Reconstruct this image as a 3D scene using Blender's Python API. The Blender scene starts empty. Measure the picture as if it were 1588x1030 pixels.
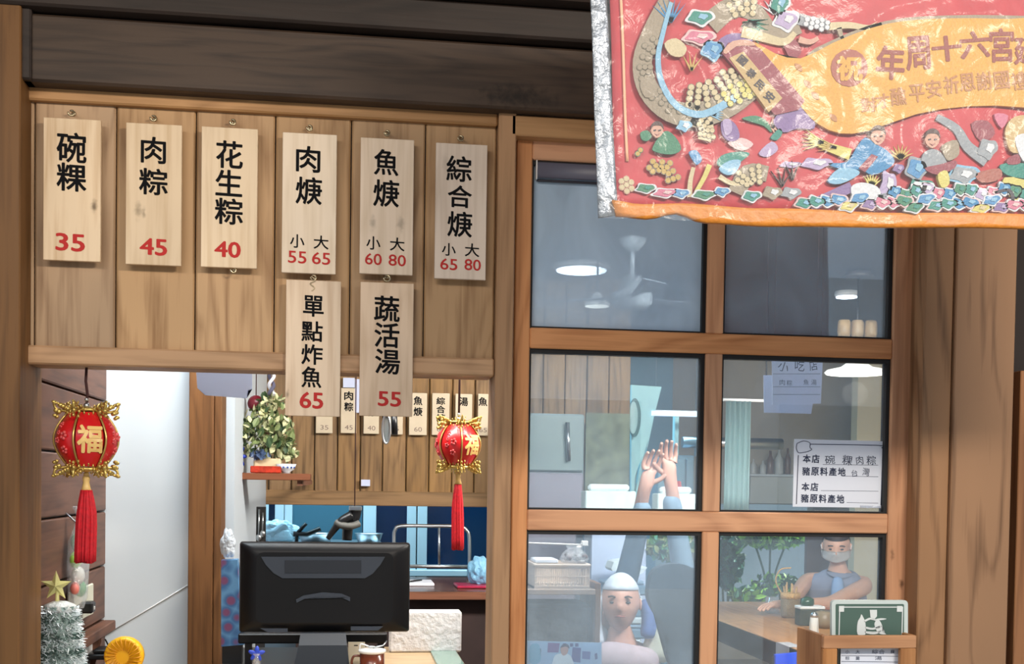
import bpy, bmesh, math, random
from mathutils import Vector, Matrix, Euler, noise
random.seed(7)
sc = bpy.context.scene
COL = sc.collection
PI = math.pi

# ------------------------------------------------------------------ camera
F = 1850.0; CX = 794.0; CY = 803.0
YAW, PITCH, ROLL = 0.1378, 0.0294, 0.0150
CAM = Vector((0.0, -3.0, 1.45))
def _mat():
    cy, sy = math.cos(YAW), math.sin(YAW); cp, sp = math.cos(PITCH), math.sin(PITCH); cr, sr = math.cos(ROLL), math.sin(ROLL)
    A = Matrix(((1,0,0),(0,0,-1),(0,1,0)))
    Rz = Matrix(((cy,-sy,0),(sy,cy,0),(0,0,1))); Rx = Matrix(((1,0,0),(0,cp,-sp),(0,sp,cp)))
    Rr = Matrix(((cr,-sr,0),(sr,cr,0),(0,0,1)))
    return Rr @ A @ Rx @ Rz
M = _mat(); MT = M.transposed()
def W(px, py, y=0.0):
    """world point seen at this measured spot of the photograph, on the plane at depth y"""
    d = MT @ Vector((px-CX, py-CY, F)); t = (y-CAM.y)/d.y
    return CAM + d*t
def S(px, y=0.0):
    """metres covered by px pixels at depth y"""
    return px*(y-CAM.y)/F
cam_d = bpy.data.cameras.new('camera'); cam = bpy.data.objects.new('camera', cam_d); COL.objects.link(cam)
cam_d.sensor_width = 36; cam_d.lens = F/1588*36; cam_d.shift_y = (CY-515)/1588; cam_d.clip_start = .05
m4 = Matrix.Identity(4)
for i in range(3):
    m4[i][0] = M[0][i]; m4[i][1] = -M[1][i]; m4[i][2] = -M[2][i]
m4.translation = CAM; cam.matrix_world = m4
sc.camera = cam

# ------------------------------------------------------------------ world, exposure, large lights
sc.view_settings.view_transform = 'Standard'; sc.view_settings.look = 'None'
sc.view_settings.exposure = 0.0; sc.view_settings.gamma = 1; sc.view_settings.use_curve_mapping = False
wd = bpy.data.worlds.new('sky'); sc.world = wd; wd.use_nodes = True
bg = wd.node_tree.nodes['Background']; bg.inputs[0].default_value = (0.60, 0.74, 0.92, 1); bg.inputs[1].default_value = 1.0
def area(name, loc, target, size, size_y, power, color, spread=PI):
    l = bpy.data.lights.new(name, 'AREA'); l.shape = 'RECTANGLE'; l.size = size; l.size_y = size_y
    l.energy = power; l.color = color; l.spread = spread
    o = bpy.data.objects.new(name, l); COL.objects.link(o); o.location = loc
    o.rotation_euler = (Vector(target)-Vector(loc)).to_track_quat('-Z', 'Y').to_euler(); return o
def point(name, loc, power, color, r=.05):
    l = bpy.data.lights.new(name, 'POINT'); l.energy = power; l.color = color; l.shadow_soft_size = r
    o = bpy.data.objects.new(name, l); COL.objects.link(o); o.location = loc; return o
area('front_fill_light', (-.7, -2.6, 2.80), (.2, 0, 1.3), 1.8, .25, 30, (1.0, .88, .74))  # added fill lamps in front of the facade, out of view
area('front_fill_light', (1.75, -3.2, 2.96), (1.0, 0, 1.3), .8, .2, 78, (1.0, .88, .74))
area('room_light', (0.3, .5, 2.46), (0.5, 2.0, .6), 1.2, .4, 42, (1.0, .93, .85))
area('room_light', (1.9, .5, 2.46), (1.9, 3.0, .6), 1.4, .4, 180, (1.0, .93, .84))
area('kitchen_light', (0.35, 3.9, 2.4), (0.35, 4.3, 0), 2.6, 1.0, 90, (.50, .83, 1.0))
sn = bpy.data.lights.new('sun', 'SUN'); sn.energy = 8.0; sn.angle = .03; sn.color = (1, .95, .86)
so_ = bpy.data.objects.new('sun', sn); COL.objects.link(so_); so_.rotation_euler = (-.1, .75, 0)
area('entry_light', (-.5, .6, 2.44), (-.5, 1.1, 1.0), (.5), .3, 15, (.82, .93, 1.0))

# ------------------------------------------------------------------ materials
_m = {}
def lin(c): return tuple((v/12.92 if v <= .04045 else ((v+.055)/1.055)**2.4) for v in [x/255 for x in c])
def new(name):
    m = bpy.data.materials.new(name); m.use_nodes = True
    return m, m.node_tree, m.node_tree.nodes['Principled BSDF']
def mat(name, rgb, rough=.5, metal=0, spec=.5, emit=None, es=0, alpha=1, trans=0, var=.0, nscale=40, bump=0, sheen=0, coat=0):
    if name in _m: return _m[name]
    m, t, b = new(name); c = lin(rgb)
    b.inputs['Base Color'].default_value = (*c, 1); b.inputs['Roughness'].default_value = rough
    b.inputs['Metallic'].default_value = metal; b.inputs['Specular IOR Level'].default_value = spec
    b.inputs['Alpha'].default_value = alpha; b.inputs['Transmission Weight'].default_value = trans
    b.inputs['Coat Weight'].default_value = coat
    if emit: b.inputs['Emission Color'].default_value = (*lin(emit), 1); b.inputs['Emission Strength'].default_value = es
    tc = t.nodes.new('ShaderNodeTexCoord'); n = t.nodes.new('ShaderNodeTexNoise'); n.inputs['Scale'].default_value = nscale; n.inputs['Detail'].default_value = 4
    t.links.new(tc.outputs['Object'], n.inputs['Vector'])
    if var:
        r = t.nodes.new('ShaderNodeValToRGB'); r.color_ramp.elements[0].position = .35; r.color_ramp.elements[1].position = .68
        r.color_ramp.elements[0].color = (*[v*(1-var) for v in c], 1); r.color_ramp.elements[1].color = (*[min(1, v*(1+var)) for v in c], 1)
        t.links.new(n.outputs['Fac'], r.inputs['Fac']); t.links.new(r.outputs['Color'], b.inputs['Base Color'])
    if bump:
        bp = t.nodes.new('ShaderNodeBump'); bp.inputs['Strength'].default_value = bump; bp.inputs['Distance'].default_value = .01
        t.links.new(n.outputs['Fac'], bp.inputs['Height']); t.links.new(bp.outputs['Normal'], b.inputs['Normal'])
    _m[name] = m; return m
def wood(name, light, dark, axis='Z', scale=1., rough=.55, contrast=1., knots=(), tint=None, spec=.35):
    if name in _m: return _m[name]
    m, t, b = new(name); N = t.nodes; L = t.links
    tc = N.new('ShaderNodeTexCoord'); oi = N.new('ShaderNodeObjectInfo')
    cmb = N.new('ShaderNodeCombineXYZ')
    for i, k in enumerate((17., 9., 23.)):
        mu = N.new('ShaderNodeMath'); mu.operation = 'MULTIPLY'; mu.inputs[1].default_value = k; L.new(oi.outputs['Random'], mu.inputs[0]); L.new(mu.outputs[0], cmb.inputs[i])
    ad = N.new('ShaderNodeVectorMath'); ad.operation = 'ADD'; L.new(tc.outputs['Object'], ad.inputs[0]); L.new(cmb.outputs[0], ad.inputs[1])
    def mp(across, along):
        p = N.new('ShaderNodeMapping'); s = [across]*3; s['XYZ'.index(axis)] = along; p.inputs['Scale'].default_value = s
        L.new(ad.outputs[0], p.inputs['Vector']); return p
    fine = N.new('ShaderNodeTexNoise'); fine.inputs['Scale'].default_value = 70*scale; fine.inputs['Detail'].default_value = 5; fine.inputs['Distortion'].default_value = .4
    L.new(mp(1, .045).outputs[0], fine.inputs['Vector'])
    # growth rings: bands of a stretched, distorted distance field
    big = N.new('ShaderNodeTexNoise'); big.inputs['Scale'].default_value = 5*scale; big.inputs['Detail'].default_value = 2; big.inputs['Distortion'].default_value = .3
    L.new(mp(1, .16).outputs[0], big.inputs['Vector'])
    mul = N.new('ShaderNodeMath'); mul.operation = 'MULTIPLY'; mul.inputs[1].default_value = 11; L.new(big.outputs['Fac'], mul.inputs[0])
    fr = N.new('ShaderNodeMath'); fr.operation = 'PINGPONG'; fr.inputs[1].default_value = .5; L.new(mul.outputs[0], fr.inputs[0])
    pw = N.new('ShaderNodeMath'); pw.operation = 'MULTIPLY_ADD'; pw.inputs[1].default_value = .55*contrast; pw.inputs[2].default_value = .12; L.new(fr.outputs[0], pw.inputs[0])
    sm = N.new('ShaderNodeMath'); sm.operation = 'MULTIPLY_ADD'; sm.inputs[1].default_value = .9; L.new(fine.outputs['Fac'], sm.inputs[0]); L.new(pw.outputs[0], sm.inputs[2])
    pat = N.new('ShaderNodeTexNoise'); pat.inputs['Scale'].default_value = 2.2; pat.inputs['Detail'].default_value = 3; L.new(mp(1, .5).outputs[0], pat.inputs['Vector'])
    r = N.new('ShaderNodeValToRGB'); e = r.color_ramp.elements
    e[0].position = .38; e[0].color = (*lin(dark), 1); e[1].position = .78; e[1].color = (*lin(light), 1)
    L.new(sm.outputs[0], r.inputs['Fac'])
    hs = N.new('ShaderNodeHueSaturation'); L.new(r.outputs[0], hs.inputs['Color'])
    va = N.new('ShaderNodeMapRange'); va.inputs['From Min'].default_value = .3; va.inputs['From Max'].default_value = .7; va.inputs['To Min'].default_value = .80; va.inputs['To Max'].default_value = 1.16
    L.new(pat.outputs['Fac'], va.inputs['Value']); L.new(va.outputs[0], hs.inputs['Value'])
    ra = N.new('ShaderNodeMapRange'); ra.inputs['To Min'].default_value = .90; ra.inputs['To Max'].default_value = 1.08; L.new(oi.outputs['Random'], ra.inputs['Value']); L.new(ra.outputs[0], hs.inputs['Saturation'])
    out = hs.outputs[0]
    for (kx, kz, kr, ks) in knots:      # knots and their stain, fixed on the board
        sep = N.new('ShaderNodeSeparateXYZ'); L.new(tc.outputs['Object'], sep.inputs[0])
        no = N.new('ShaderNodeTexNoise'); no.inputs['Scale'].default_value = 60; L.new(tc.outputs['Object'], no.inputs['Vector'])
        def off(o_, k, s_):
            a = N.new('ShaderNodeMath'); a.operation = 'SUBTRACT'; a.inputs[1].default_value = k; L.new(o_, a.inputs[0])
            q = N.new('ShaderNodeMath'); q.operation = 'MULTIPLY'; q.inputs[1].default_value = s_; L.new(a.outputs[0], q.inputs[0]); return q.outputs[0]
        sx = 1; sz = .45
        if axis == 'X': sx, sz = .3, 1
        cc = N.new('ShaderNodeCombineXYZ'); L.new(off(sep.outputs[0], kx, sx), cc.inputs[0]); L.new(off(sep.outputs[2], kz, sz), cc.inputs[2])
        ln = N.new('ShaderNodeVectorMath'); ln.operation = 'LENGTH'; L.new(cc.outputs[0], ln.inputs[0])
        dd = N.new('ShaderNodeMath'); dd.operation = 'MULTIPLY_ADD'; dd.inputs[1].default_value = kr*1.6; L.new(no.outputs['Fac'], dd.inputs[0]); L.new(ln.outputs['Value'], dd.inputs[2])
        mr = N.new('ShaderNodeMapRange'); mr.interpolation_type = 'SMOOTHSTEP'; mr.inputs['From Min'].default_value = kr*.7; mr.inputs['From Max'].default_value = kr*1.9; mr.inputs['To Min'].default_value = ks; mr.inputs['To Max'].default_value = 0
        L.new(dd.outputs[0], mr.inputs['Value'])
        mx = N.new('ShaderNodeMix'); mx.data_type = 'RGBA'; mx.inputs['B'].default_value = (*[v*.28 for v in lin(dark)], 1)
        L.new(mr.outputs[0], mx.inputs['Factor']); L.new(out, mx.inputs['A']); out = mx.outputs['Result']
    L.new(out, b.inputs['Base Color'])
    b.inputs['Roughness'].default_value = rough; b.inputs['Specular IOR Level'].default_value = spec
    bp = N.new('ShaderNodeBump'); bp.inputs['Strength'].default_value = .18; bp.inputs['Distance'].default_value = .002
    L.new(sm.outputs[0], bp.inputs['Height']); L.new(bp.outputs[0], b.inputs['Normal'])
    _m[name] = m; return m
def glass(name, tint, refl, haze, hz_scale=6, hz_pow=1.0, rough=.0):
    """window glass: clear, mirror-like at its surface, with a bluish diffuse haze painted in for street reflections"""
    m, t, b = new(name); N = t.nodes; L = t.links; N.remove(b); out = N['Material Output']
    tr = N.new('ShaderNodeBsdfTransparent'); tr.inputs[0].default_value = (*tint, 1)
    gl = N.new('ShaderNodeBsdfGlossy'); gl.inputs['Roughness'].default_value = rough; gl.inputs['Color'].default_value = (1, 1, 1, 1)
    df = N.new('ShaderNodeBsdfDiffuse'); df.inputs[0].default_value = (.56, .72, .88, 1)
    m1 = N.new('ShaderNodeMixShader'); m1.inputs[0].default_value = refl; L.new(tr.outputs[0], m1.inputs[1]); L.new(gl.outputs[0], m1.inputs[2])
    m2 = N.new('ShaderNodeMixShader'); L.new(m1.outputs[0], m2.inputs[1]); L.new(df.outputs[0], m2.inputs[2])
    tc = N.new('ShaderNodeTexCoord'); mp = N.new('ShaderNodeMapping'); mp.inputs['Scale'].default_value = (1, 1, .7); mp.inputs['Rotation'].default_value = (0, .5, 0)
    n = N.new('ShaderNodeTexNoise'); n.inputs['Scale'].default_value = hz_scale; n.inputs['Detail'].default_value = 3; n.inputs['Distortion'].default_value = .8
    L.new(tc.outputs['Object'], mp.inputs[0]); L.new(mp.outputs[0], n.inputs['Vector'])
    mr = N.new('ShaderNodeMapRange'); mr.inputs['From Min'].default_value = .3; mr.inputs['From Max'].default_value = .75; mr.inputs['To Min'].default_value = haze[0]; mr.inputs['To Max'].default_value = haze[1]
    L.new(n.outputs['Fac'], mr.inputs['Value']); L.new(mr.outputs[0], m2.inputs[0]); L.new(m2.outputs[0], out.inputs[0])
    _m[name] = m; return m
def film(name, tint=(.97, .98, 1), refl=.12, rough=.12, bump=.8, scale=18, alpha_d=.05):
    if name in _m: return _m[name]
    m, t, b = new(name); N = t.nodes; L = t.links; N.remove(b); out = N['Material Output']
    tr = N.new('ShaderNodeBsdfTransparent'); tr.inputs[0].default_value = (*tint, 1)
    gl = N.new('ShaderNodeBsdfGlossy'); gl.inputs['Roughness'].default_value = rough
    df = N.new('ShaderNodeBsdfDiffuse'); df.inputs[0].default_value = (.85, .9, .95, 1)
    tc = N.new('ShaderNodeTexCoord'); n = N.new('ShaderNodeTexNoise'); n.inputs['Scale'].default_value = scale; n.inputs['Detail'].default_value = 4; n.inputs['Distortion'].default_value = 1.2
    L.new(tc.outputs['Object'], n.inputs['Vector'])
    bp = N.new('ShaderNodeBump'); bp.inputs['Strength'].default_value = bump; bp.inputs['Distance'].default_value = .02; L.new(n.outputs['Fac'], bp.inputs['Height']); L.new(bp.outputs[0], gl.inputs['Normal'])
    m1 = N.new('ShaderNodeMixShader'); m1.inputs[0].default_value = refl; L.new(tr.outputs[0], m1.inputs[1]); L.new(gl.outputs[0], m1.inputs[2])
    m2 = N.new('ShaderNodeMixShader'); m2.inputs[0].default_value = alpha_d; L.new(m1.outputs[0], m2.inputs[1]); L.new(df.outputs[0], m2.inputs[2]); L.new(m2.outputs[0], out.inputs[0])
    _m[name] = m; return m

# ------------------------------------------------------------------ mesh helpers (all coordinates are world coordinates)
class MB:
    def __init__(s): s.bm = bmesh.new(); s.mi = 0
    def _tag(s, fs):
        for f in fs: f.material_index = s.mi
    def box(s, x0, x1, y0, y1, z0, z1, bev=0):
        bm = bmesh.new()
        vs = [bm.verts.new((x, y, z)) for x in (x0, x1) for y in (y0, y1) for z in (z0, z1)]
        for f in ((0,1,3,2),(4,6,7,5),(0,4,5,1),(2,3,7,6),(0,2,6,4),(1,5,7,3)): bm.faces.new([vs[i] for i in f])
        if bev: bmesh.ops.bevel(bm, geom=bm.edges[:], offset=min(bev, .45*min(abs(x1-x0), abs(y1-y0), abs(z1-z0))), segments=1, affect='EDGES', profile=.7)
        s.merge(bm); return s
    def merge(s, bm, mtx=None):
        if mtx: bmesh.ops.transform(bm, matrix=mtx, verts=bm.verts)
        bmesh.ops.recalc_face_normals(bm, faces=bm.faces)
        mp = {v: s.bm.verts.new(v.co) for v in bm.verts}
        for f in bm.faces:
            try: nf = s.bm.faces.new([mp[v] for v in f.verts]); nf.material_index = s.mi; nf.smooth = f.smooth
            except ValueError: pass
        bm.free()
    def prism(s, pts, axis_vec, smooth=False):
        """closed outline of world points, pushed along axis_vec"""
        bm = bmesh.new(); a = [bm.verts.new(p) for p in pts]; av = Vector(axis_vec); b = [bm.verts.new(Vector(p)+av) for p in pts]
        n = len(pts); bm.faces.new(a); bm.faces.new(list(reversed(b)))
        for i in range(n): bm.faces.new((a[i], b[i], b[(i+1) % n], a[(i+1) % n]))
        bmesh.ops.triangulate(bm, faces=[f for f in bm.faces if len(f.verts) > 4])
        s.merge(bm); return s
    def tube(s, pts, r, seg=8, taper=None, closed=False):
        pts = [Vector(p) for p in pts]; bm = bmesh.new(); rings = []; n = len(pts)
        up = Vector((0, 0, 1)); prev = None
        for i, p in enumerate(pts):
            a = pts[i-1] if (i > 0 or closed) else p; b = pts[(i+1) % n] if (i < n-1 or closed) else p
            d = (b-a).normalized() if (b-a).length > 1e-9 else Vector((0, 0, 1))
            u = prev if prev else (up if abs(d.dot(up)) < .9 else Vector((1, 0, 0)))
            u = (u - d*u.dot(d)); u = u.normalized() if u.length > 1e-6 else d.orthogonal().normalized(); prev = u; v = d.cross(u)
            rr = r if taper is None else r*taper(i/(n-1))
            rings.append([bm.verts.new(p + (u*math.cos(k*2*PI/seg) + v*math.sin(k*2*PI/seg))*rr) for k in range(seg)])
        for i in range(n if closed else n-1):
            A = rings[i]; B = rings[(i+1) % n]
            for k in range(seg):
                f = bm.faces.new((A[k], A[(k+1) % seg], B[(k+1) % seg], B[k])); f.smooth = True
        if not closed: bm.faces.new(rings[0]); bm.faces.new(rings[-1])
        s.merge(bm); return s
    def lathe(s, prof, c, seg=24, axis='Z', ang=None, sx=1, sy=1):
        """profile of (radius, height) turned about an axis through c"""
        bm = bmesh.new(); rings = []
        for r, h in prof:
            if r < 1e-6: rings.append([bm.verts.new((0, 0, h))])
            else: rings.append([bm.verts.new((r*math.cos(k*2*PI/seg)*sx, r*math.sin(k*2*PI/seg)*sy, h)) for k in range(seg)])
        for A, B in zip(rings, rings[1:]):
            for k in range(seg):
                k2 = (k+1) % seg
                vs = [A[0] if len(A) == 1 else A[k], A[0] if len(A) == 1 else A[k2], B[0] if len(B) == 1 else B[k2], B[0] if len(B) == 1 else B[k]]
                u = []
                for q in vs:
                    if q not in u: u.append(q)
                if len(u) > 2:
                    try: f = bm.faces.new(u); f.smooth = True
                    except ValueError: pass
        if len(rings[0]) > 1: bm.faces.new(rings[0])
        if len(rings[-1]) > 1: bm.faces.new(rings[-1])
        mt = Matrix.Translation(Vector(c))
        if axis == 'Y': mt = mt @ Matrix.Rotation(PI/2, 4, 'X')
        if axis == 'X': mt = mt @ Matrix.Rotation(PI/2, 4, 'Y')
        if ang: mt = mt @ Euler(ang).to_matrix().to_4x4()
        s.merge(bm, mt); return s
    def ball(s, c, r, sx=1, sy=1, sz=1, seg=16, rings=10, rot=None):
        bm = bmesh.new(); bmesh.ops.create_uvsphere(bm, u_segments=seg, v_segments=rings, radius=r)
        for f in bm.faces: f.smooth = True
        mt = Matrix.Translation(Vector(c)) @ (Euler(rot).to_matrix().to_4x4() if rot else Matrix.Identity(4)) @ Matrix.Diagonal((sx, sy, sz, 1))
        s.merge(bm, mt); return s
    def build(s, name, m, parent=None, origin=None, smooth=False):
        bm = s.bm
        vs = [v.co for v in bm.verts]
        lo = Vector([min(v[i] for v in vs) for i in range(3)]); hi = Vector([max(v[i] for v in vs) for i in range(3)])
        o0 = Vector(origin) if origin else Vector(((lo.x+hi.x)/2, (lo.y+hi.y)/2, lo.z))
        bmesh.ops.translate(bm, verts=bm.verts, vec=-o0)
        if smooth:
            for f in bm.faces: f.smooth = True
        me = bpy.data.meshes.new(name); bm.to_mesh(me); bm.free()
        for mm in (m if isinstance(m, (list, tuple)) else [m]): me.materials.append(mm)
        return put(name, me, o0, parent)
def wpos(o):
    p = Vector((0, 0, 0))
    while o: p = p+o.location; o = o.parent
    return p
def put(name, me, o0, parent=None):
    o = bpy.data.objects.new(name, me); COL.objects.link(o)
    if parent: o.parent = parent; o.location = Vector(o0)-wpos(parent)
    else: o.location = o0
    return o
def thing(name, label, cat, loc, group=None):
    o = bpy.data.objects.new(name, None); COL.objects.link(o); o.location = loc; o.empty_display_size = .05
    return tag(o, label, cat, group)
def tag(o, label, cat, group=None):
    o['label'] = label; o['category'] = cat
    if group: o['group'] = group
    return o
def struct(o, label=None, cat=None):
    o['kind'] = 'structure'
    if label: o['label'] = label
    if cat: o['category'] = cat
    return o
def shell(name, loc, label, cat): return struct(thing(name, label, cat, loc), label, cat)
def rect(x0, y0, x1, y1, d):
    my, mx = (y0+y1)/2, (x0+x1)/2
    return W(x0, my, d).x, W(x1, my, d).x, W(mx, y1, d).z, W(mx, y0, d).z
def rbox(x0, y0, x1, y1, d, th, bev=0, mb=None):
    X0, X1, Z0, Z1 = rect(x0, y0, x1, y1, d); return (mb or MB()).box(X0, X1, d, d+th, Z0, Z1, bev)
def pbox(name, m, parent, px, d, th, bev=0): return rbox(*px, d, th, bev).build(name, m, parent)
def smooth_closed(pts, sub=4):
    out = []; n = len(pts)
    for i in range(n):
        p0, p1, p2, p3 = [Vector(pts[(i+k) % n]+(0,)) for k in (-1, 0, 1, 2)]
        for j in range(sub):
            t = j/sub
            q = .5*((2*p1)+(-p0+p2)*t+(2*p0-5*p1+4*p2-p3)*t*t+(-p0+3*p1-3*p2+p3)*t**3); out.append((q.x, q.y))
    return out
def smooth_open(pts, sub=5):
    P = [Vector(p) for p in pts]; out = []
    for i in range(len(P)-1):
        p0 = P[max(i-1, 0)]; p1 = P[i]; p2 = P[i+1]; p3 = P[min(i+2, len(P)-1)]
        for j in range(sub):
            t = j/sub; out.append(.5*((2*p1)+(-p0+p2)*t+(2*p0-5*p1+4*p2-p3)*t*t+(-p0+3*p1-3*p2+p3)*t**3))
    out.append(P[-1]); return out
_g = {}
def glyph_mesh(ch, bold):
    k = (ch, bold)
    if k not in _g:
        c = bpy.data.curves.new('g', 'FONT'); c.body = ch; c.size = 1; c.offset = bold; c.resolution_u = 3; c.extrude = 0
        o = bpy.data.objects.new('g', c); COL.objects.link(o); dg = bpy.context.evaluated_depsgraph_get(); dg.update()
        me = bpy.data.meshes.new_from_object(o.evaluated_get(dg)); bpy.data.objects.remove(o)
        vs = [tuple(v.co) for v in me.vertices]; fs = [tuple(p.vertices) for p in me.polygons]
        bpy.data.meshes.remove(me); bpy.data.curves.remove(c)
        x0 = min(v[0] for v in vs); x1 = max(v[0] for v in vs); y0 = min(v[1] for v in vs); y1 = max(v[1] for v in vs)
        _g[k] = (vs, fs, x0, x1, y0, y1)
    return _g[k]
def lettering(name, items, d, m, parent, bold=.012, raise_=.0006, skew=0):
    """items: (text, centre px, centre py, width px, height px) laid on the plane at depth d as raised paint"""
    verts = []; faces = []
    for it in items:
        ch, cx, cy, w, h = it[:5]; ang = it[5] if len(it) > 5 else 0
        vs, fs, x0, x1, y0, y1 = glyph_mesh(ch, 0)
        c = W(cx, cy, d); sw = S(w, d); sh = S(h, d); b = len(verts)
        copies = [(0, 0)] if not bold else [(bold*math.cos(k*PI/3), bold*math.sin(k*PI/3)) for k in range(6)]
        for ci, (ex, ey) in enumerate(copies):      # strokes thickened by overlaid, slightly shifted outlines
            b = len(verts); ys = d-raise_-ci*.00003
            for v in vs:
                u = ((v[0]-x0)/(x1-x0)-.5+ex)*sw; q = ((v[1]-y0)/(y1-y0)-.5+ey)*sh
                u, q = u*math.cos(ang)-q*math.sin(ang), u*math.sin(ang)+q*math.cos(ang)
                verts.append((c.x+u, ys, c.z+q-.028*u))
            faces += [tuple(b+i for i in f) for f in fs]
    lo = Vector(verts[0])
    me = bpy.data.meshes.new(name); me.from_pydata([tuple(Vector(v)-lo) for v in verts], [], faces); me.materials.append(m)
    return put(name, me, lo, parent)

# ------------------------------------------------------------------ the woods and basic surfaces
w_plank = wood('board_wood', (182, 148, 110), (139, 105, 71), 'Z', contrast=1.2)
w_rail = wood('rail_wood', (180, 140, 100), (143, 107, 72), 'X')
w_post = wood('post_wood', (170, 130, 92), (132, 98, 66), 'Z')
w_postl = wood('left_post_wood', (112, 80, 50), (84, 58, 34), 'Z')
w_win = wood('window_wood', (214, 156, 112), (174, 118, 80), 'Z')
w_winx = wood('window_wood_cross', (214, 156, 112), (174, 118, 80), 'X')
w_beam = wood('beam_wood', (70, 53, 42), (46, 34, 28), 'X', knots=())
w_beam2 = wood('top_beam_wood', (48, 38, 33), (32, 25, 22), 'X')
w_dark = wood('siding_wood', (104, 70, 54), (70, 46, 36), 'Y')
w_col = wood('column_wood', (158, 120, 88), (104, 74, 50), 'Z', scale=.8, contrast=1.9)
w_inner = wood('inner_board_wood', (140, 108, 70), (94, 70, 42), 'Z')
w_innerx = wood('inner_rail_wood', (142, 108, 68), (98, 72, 42), 'X')
w_jamb = wood('jamb_wood', (118, 82, 52), (84, 56, 34), 'Z')
w_shelf = wood('shelf_wood', (126, 80, 58), (92, 58, 42), 'X')
w_counter = wood('counter_wood', (104, 72, 54), (62, 42, 32), 'X', rough=.25)
w_table = wood('table_wood', (200, 140, 82), (150, 100, 56), 'Y', rough=.3)
w_light = wood('pale_counter_wood', (190, 160, 118), (150, 120, 84), 'X', rough=.35)
m_black = mat('black_plastic', (16, 17, 20), .35)
m_gasket = mat('black_rubber', (9, 9, 12), .6)
m_white = mat('white_plastic', (228, 228, 226), .4)
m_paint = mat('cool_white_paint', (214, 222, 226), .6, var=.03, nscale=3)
m_steel = mat('brushed_steel', (190, 196, 200), .3, metal=1)
m_brass = mat('gold_plastic', (214, 176, 84), .28, metal=.85)
m_red = mat('red_paper', (196, 30, 36), .5)
m_ink = mat('black_paint', (20, 20, 22), .8, spec=.1)
m_redink = mat('red_paint', (186, 50, 48), .7, spec=.2)
m_concrete = mat('concrete', (120, 118, 114), .9, var=.12, nscale=6)

# ------------------------------------------------------------------ ground, street side
floor = struct(MB().box(-3, 5.5, -.0, 9, -.05, 0).build('floor', mat('floor_tile', (120, 108, 96), .4, var=.1)), 'grey brown floor of the shop', 'floor')
struct(MB().box(-14, 16, -16, 0, -.08, -.0).build('floor_street', m_concrete), 'grey pavement in front of the shop', 'floor')
# house across the street (outside the frame, it is what the glass mirrors)
hb = shell('wall_opposite', (1, -13, 0), 'pale house front across the street', 'house')
MB().box(-12, 14, -13.4, -13, 0, 4.4).build('wall', mat('pale_render', (170, 176, 182), .8, var=.08, nscale=1), hb)
for i in range(6):
    MB().box(-10+4*i, -8+4*i, -13.02, -12.95, .9, 2.6).build('window', mat('dark_window', (60, 72, 84), .2), hb)
struct(MB().box(-4, 6, -1.45, -.05, 2.83, 2.9).build('ceiling_shade', mat('soffit', (70, 60, 52), .8)), 'unseen dark soffit above the shop front, shading the top beams', 'ceiling')  # out-of-frame soffit, put here to shade the top beams

# ------------------------------------------------------------------ room shell
XL = W(42, 700, .12).x
XR = 5.0
ceil = struct(MB().box(XL-.1, XR+.1, .14, 7.1, 2.5, 2.56).build('ceiling', mat('dark_ceiling', (74, 74, 76), .8, var=.06, nscale=2)), 'dark grey ceiling of the room', 'ceiling')
struct(MB().box(XR, XR+.1, .14, 7.1, 0, 2.5).build('wall_right', mat('cream_paint', (206, 192, 160), .8, var=.03, nscale=3)), 'cream wall at the right end of the room', 'wall')
# far wall with a window on the garden
fy = 6.6
gx0, gx1, gz0, gz1 = rect(1095, 829, 1258, 957, fy)
fw = MB(); wx0 = -3.0
gz1 = 1.30; 
fw.box(wx0, gx0, fy, fy+.12, 0, 2.5); fw.box(gx1, XR, fy, fy+.12, 0, 2.5); fw.box(gx0, gx1, fy, fy+.12, 0, gz0); fw.box(gx0, gx1, fy, fy+.12, gz1, 2.5)
struct(fw.build('wall_far', mat('greige_paint', (190, 176, 156), .8, var=.04, nscale=3)), 'greige wall at the far end of the room', 'wall')
struct(pbox('trim_pillar', mat('brown_grey_paint', (122, 106, 104), .7, var=.05), None, (1250, 820, 1292, 1000), fy-.06, .05), 'brown grey upright beside the garden window', 'pillar')

struct(MB().box(W(1324, 880, 5.0).x, XR, 5.0, 5.1, 0, 2.5).build('wall_cream', mat('cream_paint', (206, 192, 160), .8)), 'cream wall panel behind the masked person', 'wall')
# left wall: dark lap siding running back into the room
wl = shell('wall_left', (XL, .5, 0), 'dark brown plank siding inside the opening at far left', 'wall')
zs = [W(161, y, 1.1).z for y in (540, 623, 708, 793, 877, 960, 1044)]
zs = [3*zs[0]-2*zs[1], 2*zs[0]-zs[1]] + zs + [zs[-1]-.2*k for k in (1, 2, 3, 4)]
for a, b in zip(zs, zs[1:]):
    if b < 0: b = 0.0
    if a > 2.5: a = 2.5
    if a-b < .02: continue
    MB().box(XL-.03, XL+random.uniform(-.001, .002), .13, 1.12, b+.003, a-.003, .004).build('plank', w_dark, wl)
MB().box(XL-.05, XL-.03, .13, 1.12, 0, 2.5).build('backing', m_gasket, wl)
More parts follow.
